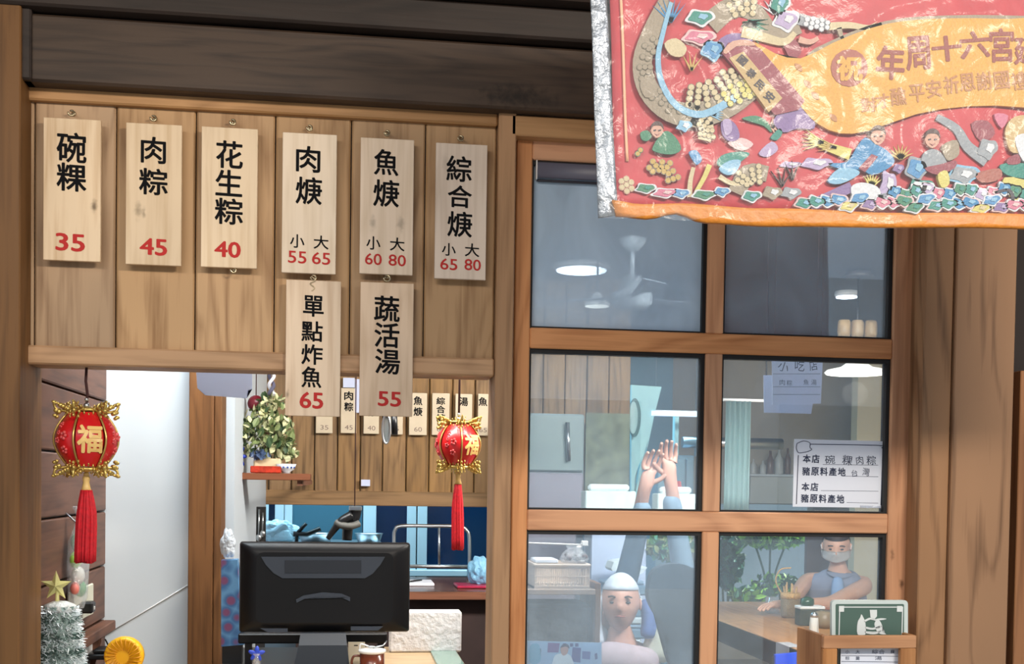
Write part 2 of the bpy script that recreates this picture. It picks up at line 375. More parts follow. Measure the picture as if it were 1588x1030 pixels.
# white wall panel facing the street
wm = shell('wall_middle', (W(226, 800, 1.1).x, 1.1, 0), 'cool white painted wall panel behind the left lantern', 'wall')
X0, X1, _, _ = rect(150, 577, 293, 1030, 1.1)
MB().box(X0, X1, 1.10, 1.16, 0, 2.5).build('panel', m_paint, wm)
MB().tube([W(162, 986, 1.099), W(291, 908, 1.099)], .0022, 6).build('pale_line', m_white, wm)  # thin white tube along a faint pale diagonal
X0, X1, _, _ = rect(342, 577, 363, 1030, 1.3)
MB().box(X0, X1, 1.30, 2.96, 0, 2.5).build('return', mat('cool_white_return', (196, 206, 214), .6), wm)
dj = shell('door_1', (W(317, 800, 1.04).x, 1.04, 0), 'brown wooden door jamb right of the white wall panel', 'door frame')
X0, X1, _, _ = rect(292, 577, 330, 1030, 1.04); MB().box(X0, X1, 1.04, 1.2, 0, 2.5, .002).build('stile', w_jamb, dj)
X2 = rect(292, 577, 342, 1030, 1.04)[1]; MB().box(X1+.001, X2, 1.055, 1.2, 0, 2.5, .002).build('stop', w_jamb, dj)

# back partition with vertical boards
wb = shell('wall_back', (W(650, 700, 3).x, 3.0, 0), 'brown board partition across the back of the room with a low rail', 'wall')
bx = [559-35.6*k for k in range(6, 0, -1)] + [559, 593.5, 630, 665.6, 701, 736, 771, 806, 841, 875, 909, 943, 977]
zt = 2.5; zb1 = W(600, 764, 3).z
for a, b in zip(bx, bx[1:]):
    Xa, Xb = W(a, 680, 3).x, W(b, 680, 3).x; low = zb1
    MB().box(Xa+.002, Xb-.002, 3.0+random.uniform(0, .004), 3.03, low, zt, .004).build('plank', w_inner, wb)
X0, X1, Z0, Z1 = rect(345, 763, 977, 785.5, 2.98); MB().box(X0, X1, 2.97, 3.06, Z0, Z1, .003).build('rail', w_innerx, wb)
MB().box(W(345, 680, 3).x, W(977, 680, 3).x, 3.032, 3.05, zb1, zt).build('backing', m_gasket, wb)

# kitchen beyond the pass-through: blue tiled wall with a white framed window
struct(MB().box(-2.6, 2.35, 5.5, 5.6, 0, 2.5).build('wall_kitchen', mat('teal_wall', (84, 116, 128), .6, var=.05, nscale=4)), 'teal kitchen wall seen through the pass-through', 'wall')
kw = shell('window_2', (W(600, 850, 4.2).x, 4.2, 0), 'white framed blue kitchen window behind the pass-through', 'window')
m_frame = mat('white_aluminium', (206, 224, 232), .35)
X0, X1, _, Z1 = rect(400, 700, 830, 900, 4.2); ZK0 = .9
MB().box(X0, X1, 4.22, 4.24, .75, 1.75).build('pane', mat('navy_glass', (16, 44, 74), .12), kw)
for a, b in ((408, 416), (426, 440), (441, 453), (563, 583), (631, 645), (647, 662), (757, 775)):
    xa, xb, _, _ = rect(a, 780, b, 890, 4.18); MB().box(xa, xb, 4.17, 4.22, .75, 1.75, .004).build('frame', m_frame, kw)
MB().box(X0, X1, 4.16, 4.22, W(600, 893, 4.2).z, W(600, 883, 4.2).z, .004).build('sill', m_frame, kw)
pbox('panel', mat('teal_panel', (66, 110, 128), .4), kw, (454, 770, 562, 838), 4.19, .02)
MB().box(X0, X1, 4.16, 4.24, 0, .75).build('apron', mat('teal_wall', (84, 116, 128)), kw)

# ------------------------------------------------------------------ the facade
wf = shell('wall_front', (W(400, 400).x, 0, 0), 'wooden board panel of the shop front that carries the menu tags', 'wall')
yr_t = lambda px: 126+(px-44)*.0588
jt = [42, 53, 179.5, 303, 426, 543.5, 658.5, 769]
zr0 = W(400, 174).z; zr1 = W(400, 146).z      # top rail
zl1 = W(400, 545.5).z; zl0 = W(400, 574).z    # lower rail
xl, xr_ = W(30, 300).x, W(770.5, 300).x
for a, b in zip(jt, jt[1:]):
    MB().box(W(a, 350, .02).x+.0015, W(b, 350, .02).x-.0015, .02+random.uniform(0, .002), .045, zl0+.01, zr0+.02, .004).build('plank', w_plank, wf)
MB().box(xl, xr_, .046, .06, zl0+.01, zr1).build('backing', m_gasket, wf)
MB().box(xl, xr_, 0, .05, zr0, zr1+.004, .004).build('rail', w_rail, wf)
MB().box(xl, xr_, 0, .12, zl0, zl1, .004).build('rail', w_rail, wf)
# posts
def post(name, m, px0, px1, y0, y1, label, pyc=600, z0=0, z1=2.83):
    return struct(MB().box(W(px0, pyc, y0).x, W(px1, pyc, y0).x, y0, y1, z0, z1, .003).build(name, m), label, 'post')
post('trim_1', w_postl, -90, 30.5, -.075, .13, 'brown wooden post at the left edge')
post('trim_2', w_post, 768, 795, -.012, .13, 'light brown wooden post between menu boards and window')
# top beams
tb = shell('trim_3', (W(600, 100).x, -.06, 2.6), 'stack of dark wooden beams above the menu boards', 'beam')
def hline(px, py, d): return W(px, py, d).z
zA0 = hline(400, 146, -.05); zA1 = hline(400, 38, -.06)
w_beamk = wood('beam_wood_knot', (70, 54, 42), (44, 33, 27), 'X', knots=((W(800, 150, -.05).x-1.0, W(800, 150, -.05).z-zA0, .035, .85),))
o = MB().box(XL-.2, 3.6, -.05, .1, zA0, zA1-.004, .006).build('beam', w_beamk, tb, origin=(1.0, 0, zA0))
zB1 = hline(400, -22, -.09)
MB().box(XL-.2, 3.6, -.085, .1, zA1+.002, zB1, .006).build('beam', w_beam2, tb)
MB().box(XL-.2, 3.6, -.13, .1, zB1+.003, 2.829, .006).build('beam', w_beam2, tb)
MB().box(XL-.2, XL+.052, -.062, .0, zA0, zA1+.02, .004).build('end_block', w_beam2, tb)
# lintel over the window
lt = struct(MB().box(W(796, 200, -.045).x, 3.6, -.012, .13, hline(860, 213, -.012), zA0-.002, .003).build('trim_4', w_rail), 'wooden lintel over the window', 'lintel')

# window
wn = shell('window_1', (W(1100, 600, .03).x, .03, 0), 'six pane wooden window of the shop front', 'window')
yf = .03; yb = .08
def vx(px, py): return W(px, py, yf).x
xs = {'a': vx(796, 600), 'b': vx(821.5, 540), 'c': vx(1095.5, 540), 'd': vx(1121.5, 540), 'e': vx(1384.5, 540), 'f': vx(1413, 600)}
def hz(px, py): return W(px, py, yf).z
zt1, zt0 = hz(950, 222), hz(950, 253)
b1t, b1b = (hz(960, 512.5)+hz(1250, 521.5))/2, (hz(960, 544)+hz(1250, 552.5))/2
b2t, b2b = (hz(950, 791)+hz(1250, 796.5))/2, (hz(950, 823.3)+hz(1250, 826.8))/2
b3t = hz(1000, 1085)
MB().box(xs['a'], xs['b'], yf, yb, .6, zt1, .003).build('stile', w_win, wn)
def knot_at(px, py, x0, z0, r, s_): p = W(px, py, yf); return (p.x-x0, p.z-z0, r, s_)
xm9 = (xs['e']+xs['f'])/2
w_winr = wood('window_wood_knotty', (214, 156, 112), (174, 118, 80), 'Z', knots=(knot_at(1384, 862, xm9, .6, .008, .95), knot_at(1398, 907, xm9, .6, .009, .95)))
MB().box(xs['e'], xs['f'], yf, yb, .6, zt1, .003).build('stile', w_winr, wn)
for i, (za, zb) in enumerate(((zt0, zt1), (b1b, b1t), (b2b, b2t), (b3t-.08, b3t))):
    MB().box(xs['b']+.0005, xs['e']-.0005, yf+.001, yb, za, zb, .003).build('rail', w_winx, wn)
for (za, zb) in ((b1t, zt0), (b2t, b1b), (b3t, b2b)):
    MB().box(xs['c'], xs['d'], yf+.002, yb, za+.0005, zb-.0005, .002).build('mullion', w_win, wn)
g_hazy = glass('hazy_glass', (.84, .92, .98), .10, (.48, .92), 5)  # diffuse haze in the panes stands in for the mirrored sky
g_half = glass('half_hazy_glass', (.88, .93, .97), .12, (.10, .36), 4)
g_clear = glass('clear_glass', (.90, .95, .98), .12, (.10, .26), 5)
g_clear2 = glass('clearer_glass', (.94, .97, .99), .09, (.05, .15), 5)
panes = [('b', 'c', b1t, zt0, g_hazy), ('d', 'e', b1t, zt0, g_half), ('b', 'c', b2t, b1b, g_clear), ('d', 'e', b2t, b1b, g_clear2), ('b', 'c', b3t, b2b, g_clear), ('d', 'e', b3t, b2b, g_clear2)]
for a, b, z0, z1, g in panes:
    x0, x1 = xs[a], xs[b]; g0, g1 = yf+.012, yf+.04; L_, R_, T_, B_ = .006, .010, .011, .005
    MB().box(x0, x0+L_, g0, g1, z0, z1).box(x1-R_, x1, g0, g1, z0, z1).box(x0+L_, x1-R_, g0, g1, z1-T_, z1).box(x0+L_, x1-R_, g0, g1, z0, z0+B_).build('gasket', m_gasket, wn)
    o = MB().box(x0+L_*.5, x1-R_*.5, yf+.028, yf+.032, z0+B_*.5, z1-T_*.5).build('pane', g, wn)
struct(MB().box(xs['a'], xs['f']+.2, .02, .13, 0, .6).build('trim_sill', w_winx), 'wooden wall under the window, below the frame', 'wall')
# window top roller blind
rb_ = thing('roller_blind', 'grey roller blind rolled up at the top of the upper left pane', 'blind', W(960, 268, .045))
X0, X1, Z0, Z1 = rect(833, 256, 1092, 283, .045)
X1 -= .003
MB().lathe([(.021, 0), (.021, X1-X0)], (X0, .046, (Z0+Z1)/2), 20, 'X', sy=.40).build('roll', mat('blind_grey', (96, 96, 112), .4), rb_)
MB().box(X0-.004, X0-.0005, .036, .056, Z0-.004, Z1, .001).build('bracket', m_white, rb_)
MB().box(X0, X1, .044, .052, Z0-.008, Z0-.002, .002).build('hem_bar', mat('blind_dark', (50, 50, 58), .4), rb_)

# right columns
cl = shell('trim_5', (W(1500, 700, -.04).x, -.04, 0), 'wide brown wooden column right of the window', 'column')
xa = W(1430, 650, -.045).x; xb = W(1474.5, 650, -.045).x; xc = W(1571, 650, -.055).x
MB().box(xa, xb-.001, -.045, .13, 0, zA0-.002, .003).build('board', w_col, cl)
MB().box(xb+.001, xc, -.055, .13, 0, zA0-.002, .003).build('board', w_col, cl)
MB().box(xs['f'], xa, .03, .13, 0, zA0-.002).build('filler', wood('filler_wood', (110, 78, 56), (78, 54, 38), 'Z'), cl)
struct(MB().box(xc+.002, xc+.5, .10, .13, 0, 2.8).build('wall_side', mat('dark_brown_wall', (40, 28, 22), .7)), 'dark recess right of the column', 'wall')
sx0, sx1, sz0, sz1 = rect(1577, 575, 1600, 1030, .05)
struct(MB().box(sx0, sx1, .05, .09, 0, sz1, .002).build('trim_6', wood('orange_trim_wood', (168, 112, 66), (126, 80, 44), 'Z')), 'narrow orange brown strip at the right edge', 'trim')

# ------------------------------------------------------------------ menu tags
def hook(px, py, parent, name='hook', y0=.02, s=1.):
    """screw hook: shank out of the board, open ring below it"""
    c = W(px, py, -.005); r = .0066*s
    mb = MB().tube([(c.x, y0, c.z+r), (c.x, -.004, c.z+r)], .0022*s, 6)
    mb.tube([(c.x+r*math.sin(a), -.006-.001*a, c.z+r*math.cos(a)) for a in [k*.55 for k in range(-1, 10)]], .0023*s, 6)
    mb.ball((c.x, y0-.002, c.z+r), .006*s, 1, .4, 1, 10, 6)
    return mb.build(name, m_brassy, parent)
m_brassy = mat('tarnished_brass', (196, 182, 150), .3, metal=.9)
tags = [
 ('碗粿', (67, 184, 156, 404.5), [('碗',111,229,41,43),('粿',111,275,41,40)], [('35',109,376,40,25)], 'leftmost menu tag of pale wood, price 35', (146,320,.010,.9), (238)),
 ('肉粽', (195, 192, 281.5, 411), [('肉',238,233,35,38),('粽',238,282,40,38)], [('45',238,383,38,24)], 'menu tag of knotty pale wood, price 45, second from the left', (214,326,.012,.6), 0),
 ('花生粽', (312, 198, 399, 415), [('花',356,240,38,40),('生',355,284,38,38),('粽',355,328,40,38)], [('40',353,387,37,23)], 'menu tag of pale wood, price 40, with a hook at its foot', None, 0),
 ('肉焿', (437.5, 207, 521.5, 424), [('肉',478,247,35,38),('焿',479,296,38,40),('小',461,374,21,20),('大',498,376,22,20)], [('55',461,399,27,18),('65',498,401,27,18)], 'menu tag priced 55 and 65, hanging above the long tag priced 65', None, 0),
 ('魚焿', (558.5, 215, 641, 425.5), [('魚',599,252,36,38),('焿',599,300,38,40),('小',579,377,21,20),('大',616,379,22,20)], [('60',579,402,25,17),('80',616,404,26,17)], 'stained menu tag priced 60 and 80, hanging above the tag priced 55', (578,346,.011,.5), 0),
 ('綜合焿', (675, 223, 754.5, 433), [('綜',712,262,38,38),('合',713,305,36,33),('焿',713,348,37,38),('小',696,387,21,19),('大',732,388,22,20)], [('65',696,410,26,17),('80',733,411,25,17)], 'rightmost menu tag of the upper row, priced 65 and 80', (690,250,.012,.25), 0),
 ('單點炸魚', (443, 435, 528, 645.5), [('單',486,475,30,31),('點',484,514,31,30),('炸',484,550,31,30),('魚',483,585,29,31)], [('65',483,621,34,24)], 'lower menu tag with four large characters, price 65, overlapping the lower rail', (446,612,.006,.7), 0),
 ('蔬活湯', (558, 438.5, 640.5, 645.5), [('蔬',600,479,38,38),('活',600,520,37,37),('湯',601,561,37,37)], [('55',604,619,34,22)], 'lower menu tag with three large characters, price 55, overlapping the lower rail', None, 0),
]
for i, (nm, bx_, ink, price, lab, kn, _) in enumerate(tags):
    X0, X1, Z0, Z1 = rect(*bx_, -.014)
    root = thing('menu_tag', lab, 'sign', ((X0+X1)/2, -.008, Z0), 'wooden menu tags on the board wall')
    kk = ()
    if kn:
        kp = W(kn[0], kn[1], -.014); kk = ((kp.x-(X0+X1)/2, kp.z-Z0, kn[2], kn[3]),)
        if nm == '魚焿':
            k2 = W(622, 348, -.014); kk += ((k2.x-(X0+X1)/2, k2.z-Z0, .012, .5),)
        if nm == '肉粽':
            k2 = W(223, 330, -.014); kk += ((k2.x-(X0+X1)/2, k2.z-Z0, .007, .7),)
    lt_, dk_ = [((224,200,168),(198,168,132)), ((226,202,170),(202,174,138)), ((230,208,178),(206,180,146)), ((232,212,186),(212,190,160)), ((234,214,192),(214,192,166)), ((236,216,196),(212,190,168)), ((232,208,180),(208,180,150)), ((230,202,172),(208,178,146))][i]
    wm_ = wood('tag_wood_'+'abcdefgh'[i], lt_, dk_, 'Z', scale=1.1, contrast=.9, knots=kk, rough=.6)
    b = MB().box(X0, X1, -.014, -.002, Z0, Z1, .001).build('board', wm_, root)
    lettering('lettering', [q for q in ink if q[3] > 25], -.014, m_ink, root, bold=.02)
    for q in ink:
        if q[3] <= 25: lettering('size_letter', [q], -.014, m_ink, root, bold=.012)
    lettering('price', price, -.014, m_redink, root, bold=.026 if i in (0, 1, 2, 6, 7) else .012)
    cx = (bx_[0]+bx_[2])/2
    if i < 6: hook({0:111,1:238,2:361,3:480,4:600,5:714}[i], bx_[1]-8, root)
    if i == 2: hook(362, 419, root)
    if i == 3: hook(486, 431, root)
    if i == 4: hook(600, 432, root, s=1.2)
    if i == 6:
        c = W(485, 436, -.016)
        MB().tube(smooth_open([(c.x-.004, -.016, c.z+.012), (c.x+.006, -.018, c.z+.002), (c.x-.006, -.017, c.z-.006), (c.x+.004, -.016, c.z-.016), (c.x-.002, -.0155, c.z-.024)]), .0012, 6).build('wire', m_brassy, root)

# ------------------------------------------------------------------ lanterns
m_lred = mat('lantern_red', (206, 24, 30), .32, coat=.4)
m_tassel = mat('tassel_red', (198, 18, 34), .7, var=.15, nscale=120)
m_gold = mat('gold_foil', (206, 176, 98), .28, metal=.75)
m_goldflat = mat('gold_print', (236, 196, 120), .4)
m_cord = mat('dark_cord', (58, 26, 26), .8)
def lantern(px, py, rpx, d, ztop, rot, label, hpx, tass):
    c = W(px, py, d); R = S(rpx, d)
    root = thing('lantern', label, 'lantern', (c.x, c.y, c.z), 'red and gold lanterns')
    NP = 6; H = R*1.02
    def prof(t):  # t -1..1 -> radius
        return R*(.55+.45*math.cos(t*PI/2*.98))
    for k in range(NP):
        a0 = rot+k*2*PI/NP; bm = bmesh.new(); rows = []
        for j in range(9):
            t = -1+j/4; z = c.z+t*H*.86; r = prof(t); row = []
            for q in range(5):
                a = a0+(.05+.9*q/4)*2*PI/NP; rr = r*(1-.05*(abs(q-2)/2)**2)*1.0
                row.append(bm.verts.new((c.x+rr*math.cos(a), c.y+rr*math.sin(a), z)))
            rows.append(row)
        for j in range(8):
            for q in range(4):
                f = bm.faces.new((rows[j][q], rows[j][q+1], rows[j+1][q+1], rows[j+1][q])); f.smooth = True
        mb = MB(); mb.bm = bm
        pn = mb.build('panel', m_lred, root)
        # gold rib between panels
        pts = []
        for j in range(13):
            t = -1+j/6; r = prof(t)*1.01; pts.append((c.x+r*math.cos(a0), c.y+r*math.sin(a0), c.z+t*H*.86))
        MB().tube(pts, R*.035, 6).build('rib', m_gold, root)
        # blessing character or raised flowers on each panel
        am = a0+PI/NP
        if math.sin(am) < -.05:
            nrm = Vector((math.cos(am), math.sin(am), 0)); tan = Vector((-math.sin(am), math.cos(am), 0))
            cc = Vector((c.x, c.y, c.z))
            if k in FU[rot]:
                vs, fs, x0, x1, y0, y1 = glyph_mesh('福', 0)
                V = []; fs0 = fs; fs = []
                for ci in range(6):
                    b0 = len(V); ex, ey = .035*math.cos(ci*PI/3), .035*math.sin(ci*PI/3)
                    for v in vs:
                        u = ((v[0]-x0)/(x1-x0)-.5+ex)*R*.74; w = ((v[1]-y0)/(y1-y0)-.5+ey)*R*.86
                        rr = prof(w/(H*.86))*math.cos(math.asin(min(.9, abs(u)/R)))*1.0
                        V.append(cc+nrm*(rr*(1.015+ci*.0006))+tan*u+Vector((0, 0, w)))
                    fs += [tuple(b0+i for i in f) for f in fs0]
                me = bpy.data.meshes.new('lettering'); me.from_pydata([tuple(v-cc) for v in V], [], fs); me.materials.append(m_goldflat); put('lettering', me, cc, root)
            else:
                mb = MB(); rnd = random.Random(3)
                for (u, w, s_) in ((-.1, .45, .12), (.15, .1, .18), (-.15, -.05, .12), (.1, -.35, .16), (-.12, .2, .09)):
                    for e in range(5):
                        ang = e*2*PI/5; uu = u*R+math.cos(ang)*s_*R*.55; ww = w*R+math.sin(ang)*s_*R*.55
                        rr = prof(ww/(H*.86))*.985
                        mb.ball(cc+nrm*rr+tan*uu+Vector((0, 0, ww)), s_*R*.34, 1, 1, 1, 6, 4)
                mb.build('flower_relief', mat('pink_foil', (216, 84, 84), .3), root)
    # gold crowns with curled leaves, top and bottom
    for sgn, nm in ((1, 'crown'), (-1, 'foot')):
        zc = c.z+sgn*H*.88; mb = MB()
        mb.lathe([(R*.36, 0), (R*.60, sgn*R*.03), (R*.56, sgn*R*.12), (R*.34, sgn*R*.15), (R*.12, sgn*R*.17)], (c.x, c.y, zc), 18)
        for k in range(NP):
            a = rot+k*2*PI/NP; dr = Vector((math.cos(a), math.sin(a), 0)); tn = Vector((-math.sin(a), math.cos(a), 0)); o0 = Vector((c.x, c.y, zc))
            mb.tube(smooth_open([o0+dr*R*.50, o0+dr*R*.72+Vector((0,0,sgn*R*.02)), o0+dr*R*.95+Vector((0,0,sgn*R*.10)), o0+dr*R*.98+Vector((0,0,sgn*R*.28)), o0+dr*R*.84+Vector((0,0,sgn*R*.24))]), R*.045, 6)
            for (e, h, s_) in ((.62, .12, .11), (.78, .20, .10), (.90, .02, .11), (.96, -.14, .08), (1.0, .3, .07)):
                mb.ball(o0+dr*R*e+Vector((0, 0, sgn*R*h)), R*s_, 1.1, .55, .8, 8, 5, (0, 0, a))
                mb.ball(o0+dr*R*(e-.05)+tn*R*.14+Vector((0, 0, sgn*R*(h-.04))), R*s_*.7, 1, .5, 1, 8, 5, (0, 0, a))
                mb.ball(o0+dr*R*(e-.05)-tn*R*.14+Vector((0, 0, sgn*R*(h-.04))), R*s_*.7, 1, .5, 1, 8, 5, (0, 0, a))
            am = a+PI/NP; dm = Vector((math.cos(am), math.sin(am), 0))
            for q in (-.14, 0, .14):
                tm = Vector((-math.sin(am), math.cos(am), 0))
                mb.ball(o0+dm*R*.58+tm*R*q+Vector((0, 0, -sgn*R*(.10-abs(q)*.4))), R*.07, 1, .5, 1, 8, 5, (0, 0, am))
        mb.build(nm, m_gold, root)
    # hanging cord with a bead
    zt_ = c.z+H*1.04
    MB().tube([(c.x, c.y, zt_), (c.x+.002, c.y, zt_+(ztop-zt_)*.3), (c.x-.002, c.y, zt_+(ztop-zt_)*.6), (c.x, c.y, ztop)], .0035, 6).build('cord', m_cord, root)
    MB().ball((c.x, c.y, zt_+.004), R*.10).ball((c.x, c.y, zt_+R*.25), R*.07).build('bead', m_steel, root)
    # tassel
    zb = c.z-H*1.04; L1 = S(hpx, d)
    mb = MB().ball((c.x, c.y, zb-R*.08), R*.09)
    mb.lathe([(R*.11, 0), (R*.12, -L1*.2), (R*.10, -L1*.4), (R*.13, -L1*.7), (R*.17, -L1)], (c.x, c.y, zb-R*.14), 12)
    mb.build('tassel_cap', m_goldflat, root)
    zs_ = zb-R*.14-L1; bend, ln, wr = tass
    mb = MB(); nst = 46; rnd = random.Random(5)
    LT = S(ln, d)
    for k in range(nst):
        a = k*2.399; rr = R*wr*math.sqrt((k+.5)/nst); ex = bend*LT*.18
        mb.tube(smooth_open([(c.x+rr*.45*math.cos(a), c.y+rr*.45*math.sin(a), zs_+.002), (c.x+rr*math.cos(a)*.9-ex*.1, c.y+rr*math.sin(a)*.9, zs_-LT*.3), (c.x+rr*math.cos(a)+ex*.2, c.y+rr*math.sin(a), zs_-LT*.65), (c.x+rr*1.0*math.cos(a)+ex*.4, c.y+rr*math.sin(a), zs_-LT*rnd.uniform(.96, 1))], 2), R*.05*wr/.27, 5)
    t_ = mb.build('tassel', m_tassel, root)
    return root
RA = -PI/2-PI/6+.32; RB = -PI/2+.06
FU = {RA: (0, 1, 2, 3, 4, 5), RB: (0, 1, 2, 3, 4, 5)}
FU[RA] = (0,); FU[RB] = (0,)
lantern(134, 682, 45.5, .06, zl0+.01, RA, 'red and gold paper lantern with long tassel hanging at left before the white panel', 22, (-.2, 108, .31))
lantern(711, 690, 36, .85, 2.5, RB, 'smaller red and gold lantern hanging at right before the inner board wall', 18, (.12, 103, .25))

def WX(px, py, X):
    d = MT @ Vector((px-CX, py-CY, F)); return CAM + d*((X-CAM.x)/d.x)
def WZ(px, py, Z):
    d = MT @ Vector((px-CX, py-CY, F)); return CAM + d*((Z-CAM.z)/d.z)
def flat(name, m, pts, d, th, parent, sm=0):
    """a cut shape of real thickness standing at depth d"""
    if sm: pts = smooth_closed(pts, sm)
    return MB().prism([W(a, b, d) for a, b in pts], (0, th, 0)).build(name, m, parent)

# ------------------------------------------------------------------ embroidered banner in its plastic sleeve
BD = -.9
def wav(x, z): return 0.0
def fold(x, z): return .0035*(1+math.sin(x*17+z*5))+.002*(1+math.sin(z*23-x*6))
bc = W(1250, 350, BD)
ban = thing('banner', 'red embroidered banner with dragons and an orange scroll in a plastic sleeve, upper right', 'banner', (bc.x, BD, bc.z))
def bpt(px, py, lift=0):
    p = W(px, py, BD); p.y = BD+wav(p.x, p.z)-lift; return p
def cloth(name, m, top, bot, th=.006, lift=0, nx=40, nz=14, back=1):
    """cloth between an upper and a lower edge given in measured points, with folds and real thickness"""
    def at(edge, t):
        L = edge[0][0]+(edge[-1][0]-edge[0][0])*t
        for a, b in zip(edge, edge[1:]):
            if a[0] <= L <= b[0]: k = (L-a[0])/(b[0]-a[0]); k = k*k*(3-2*k); return L, a[1]+(b[1]-a[1])*k
        return edge[-1]
    bm = bmesh.new(); g = []
    for j in range(nz+1):
        row = []
        for i in range(nx+1):
            A = at(top, i/nx); B = at(bot, i/nx); px = A[0]+(B[0]-A[0])*j/nz; py = A[1]+(B[1]-A[1])*j/nz
            q = bpt(px, py, lift); q.y += fold(q.x, q.z)*back; row.append(bm.verts.new(q))
        g.append(row)
    fr = [bm.faces.new((g[j][i], g[j][i+1], g[j+1][i+1], g[j+1][i])) for j in range(nz) for i in range(nx)]
    for f in fr: f.smooth = True
    r = bmesh.ops.extrude_face_region(bm, geom=fr)
    bmesh.ops.translate(bm, verts=[v for v in r['geom'] if isinstance(v, bmesh.types.BMVert)], vec=(0, th, 0))
    bmesh.ops.recalc_face_normals(bm, faces=bm.faces)
    mb = MB(); mb.bm.free(); mb.bm = bm
    return mb.build(name, m, ban)
m_bred = mat('banner_red', (178, 44, 52), .55, var=.06, nscale=30, bump=.15)
m_borange = mat('banner_orange', (206, 128, 40), .5, var=.08, nscale=60, bump=.3)
cloth('cloth', m_bred, [(942, -260), (1900, -230)], [(955, 325), (1900, 345)], nx=60, nz=30)
cloth('hem', m_borange, [(948, 312), (990, 318), (1060, 316), (1180, 324), (1400, 330), (1900, 340)], [(955, 336), (1005, 340), (1048, 331), (1095, 345), (1200, 351), (1420, 352), (1900, 364)], th=.012, lift=.010, nx=60, nz=4)
cloth('foil_edge', mat('silver_foil', (150, 156, 162), .38, metal=.6, var=.25, nscale=50, bump=.7), [(908, -260), (930, -260)], [(928, 338), (958, 334)], th=.003, lift=.001, nx=5, nz=60)
cloth('piping', mat('cream_piping', (226, 168, 130), .5), [(953, -260), (957, -260)], [(971, 250), (975, 250)], th=.004, lift=.004, nx=2, nz=30)
BC = {'teal': (40, 148, 128), 'green': (62, 140, 100), 'blue': (74, 150, 205), 'sky': (140, 196, 226), 'pink': (222, 120, 146), 'purple': (142, 112, 168), 'lilac': (190, 170, 208),
      'cream': (222, 204, 156), 'gold': (214, 176, 88), 'white': (232, 234, 236), 'skin': (226, 172, 146), 'orange': (240, 176, 66), 'brown': (186, 104, 84), 'dark': (70, 60, 66), 'grey': (160, 166, 170), 'wine': (162, 66, 78), 'label': (214, 180, 118), 'yellow': (228, 214, 110), 'azure': (44, 140, 196), 'mark': (166, 78, 62), 'faded': (206, 140, 84), 'outline': (134, 124, 96), 'drab': (168, 152, 124), 'hair': (92, 64, 56), 'blush': (236, 200, 196)}
def bm_(c): return mat('thread_'+c, tuple(int(.80*v+.06*sum(BC[c])/3) for v in BC[c]), .5, var=.07, nscale=220, bump=.25)
def art(c, pts, layer=1, sm=3, name='applique'):
    if sm: pts = smooth_closed(pts, sm)
    mb = MB(); a = [bpt(x, y, .0012*layer) for x, y in pts]
    mb.prism(a, (0, .0016*layer, 0)); return mb.build(name, bm_(c), ban)
def band(c, path, w0, w1, layer=1, name='applique'):
    P = [Vector((a, b, 0)) for a, b in path]; Q = smooth_open(P, 4); L = []; R_ = []; n = len(Q)
    for i, q in enumerate(Q):
        d = (Q[min(i+1, n-1)]-Q[max(i-1, 0)]).normalized(); nn = Vector((-d.y, d.x, 0)); w = w0+(w1-w0)*i/(n-1)
        L.append((q.x+nn.x*w, q.y+nn.y*w)); R_.append((q.x-nn.x*w, q.y-nn.y*w))
    bm = bmesh.new(); th = Vector((0, .0016*layer, 0))
    rows = [[bm.verts.new(bpt(*a, .0012*layer)), bm.verts.new(bpt(*b, .0012*layer))] for a, b in zip(L, R_)]
    back = [[bm.verts.new(v.co+th) for v in r] for r in rows]
    for r0, r1, k0, k1 in zip(rows, rows[1:], back, back[1:]):
        bm.faces.new((r0[0], r0[1], r1[1], r1[0])); bm.faces.new((k0[0], k1[0], k1[1], k0[1])); bm.faces.new((r0[0], r1[0], k1[0], k0[0])); bm.faces.new((r0[1], k0[1], k1[1], r1[1]))
    bm.faces.new((rows[0][0], back[0][0], back[0][1], rows[0][1])); bm.faces.new((rows[-1][0], rows[-1][1], back[-1][1], back[-1][0]))
    mb = MB(); mb.merge(bm); return mb.build(name, bm_(c), ban)
def scales(c, path, w, layer=2, step=8, edge='outline'):
    P = smooth_open([Vector((a, b, 0)) for a, b in path], 6); mb = MB(); mb2 = MB(); acc = 0; row = 0
    for i in range(1, len(P)):
        acc += (P[i]-P[i-1]).length
        if acc < step: continue
        acc = 0; row += 1; d = (P[i]-P[i-1]).normalized(); nn = Vector((-d.y, d.x, 0)); k = max(1, int(w*2/step))
        for j in range(k+1):
            u = (j-k/2+(.5 if row % 2 else 0))*step
            if abs(u) > w: continue
            q = P[i]+nn*u
            for mbx, rr, ly in ((mb2, step*.66, layer), (mb, step*.52, layer+.5)):
                mbx.prism([bpt(q.x+rr*math.cos(t*PI/4), q.y+rr*math.sin(t*PI/4), .0012*ly) for t in range(8)], (0, .0012, 0))
    o = mb2.build('scale_outline', bm_(edge), ban); o['kind'] = 'stuff'
    o = mb.build('scales', bm_(c), ban); o['kind'] = 'stuff'
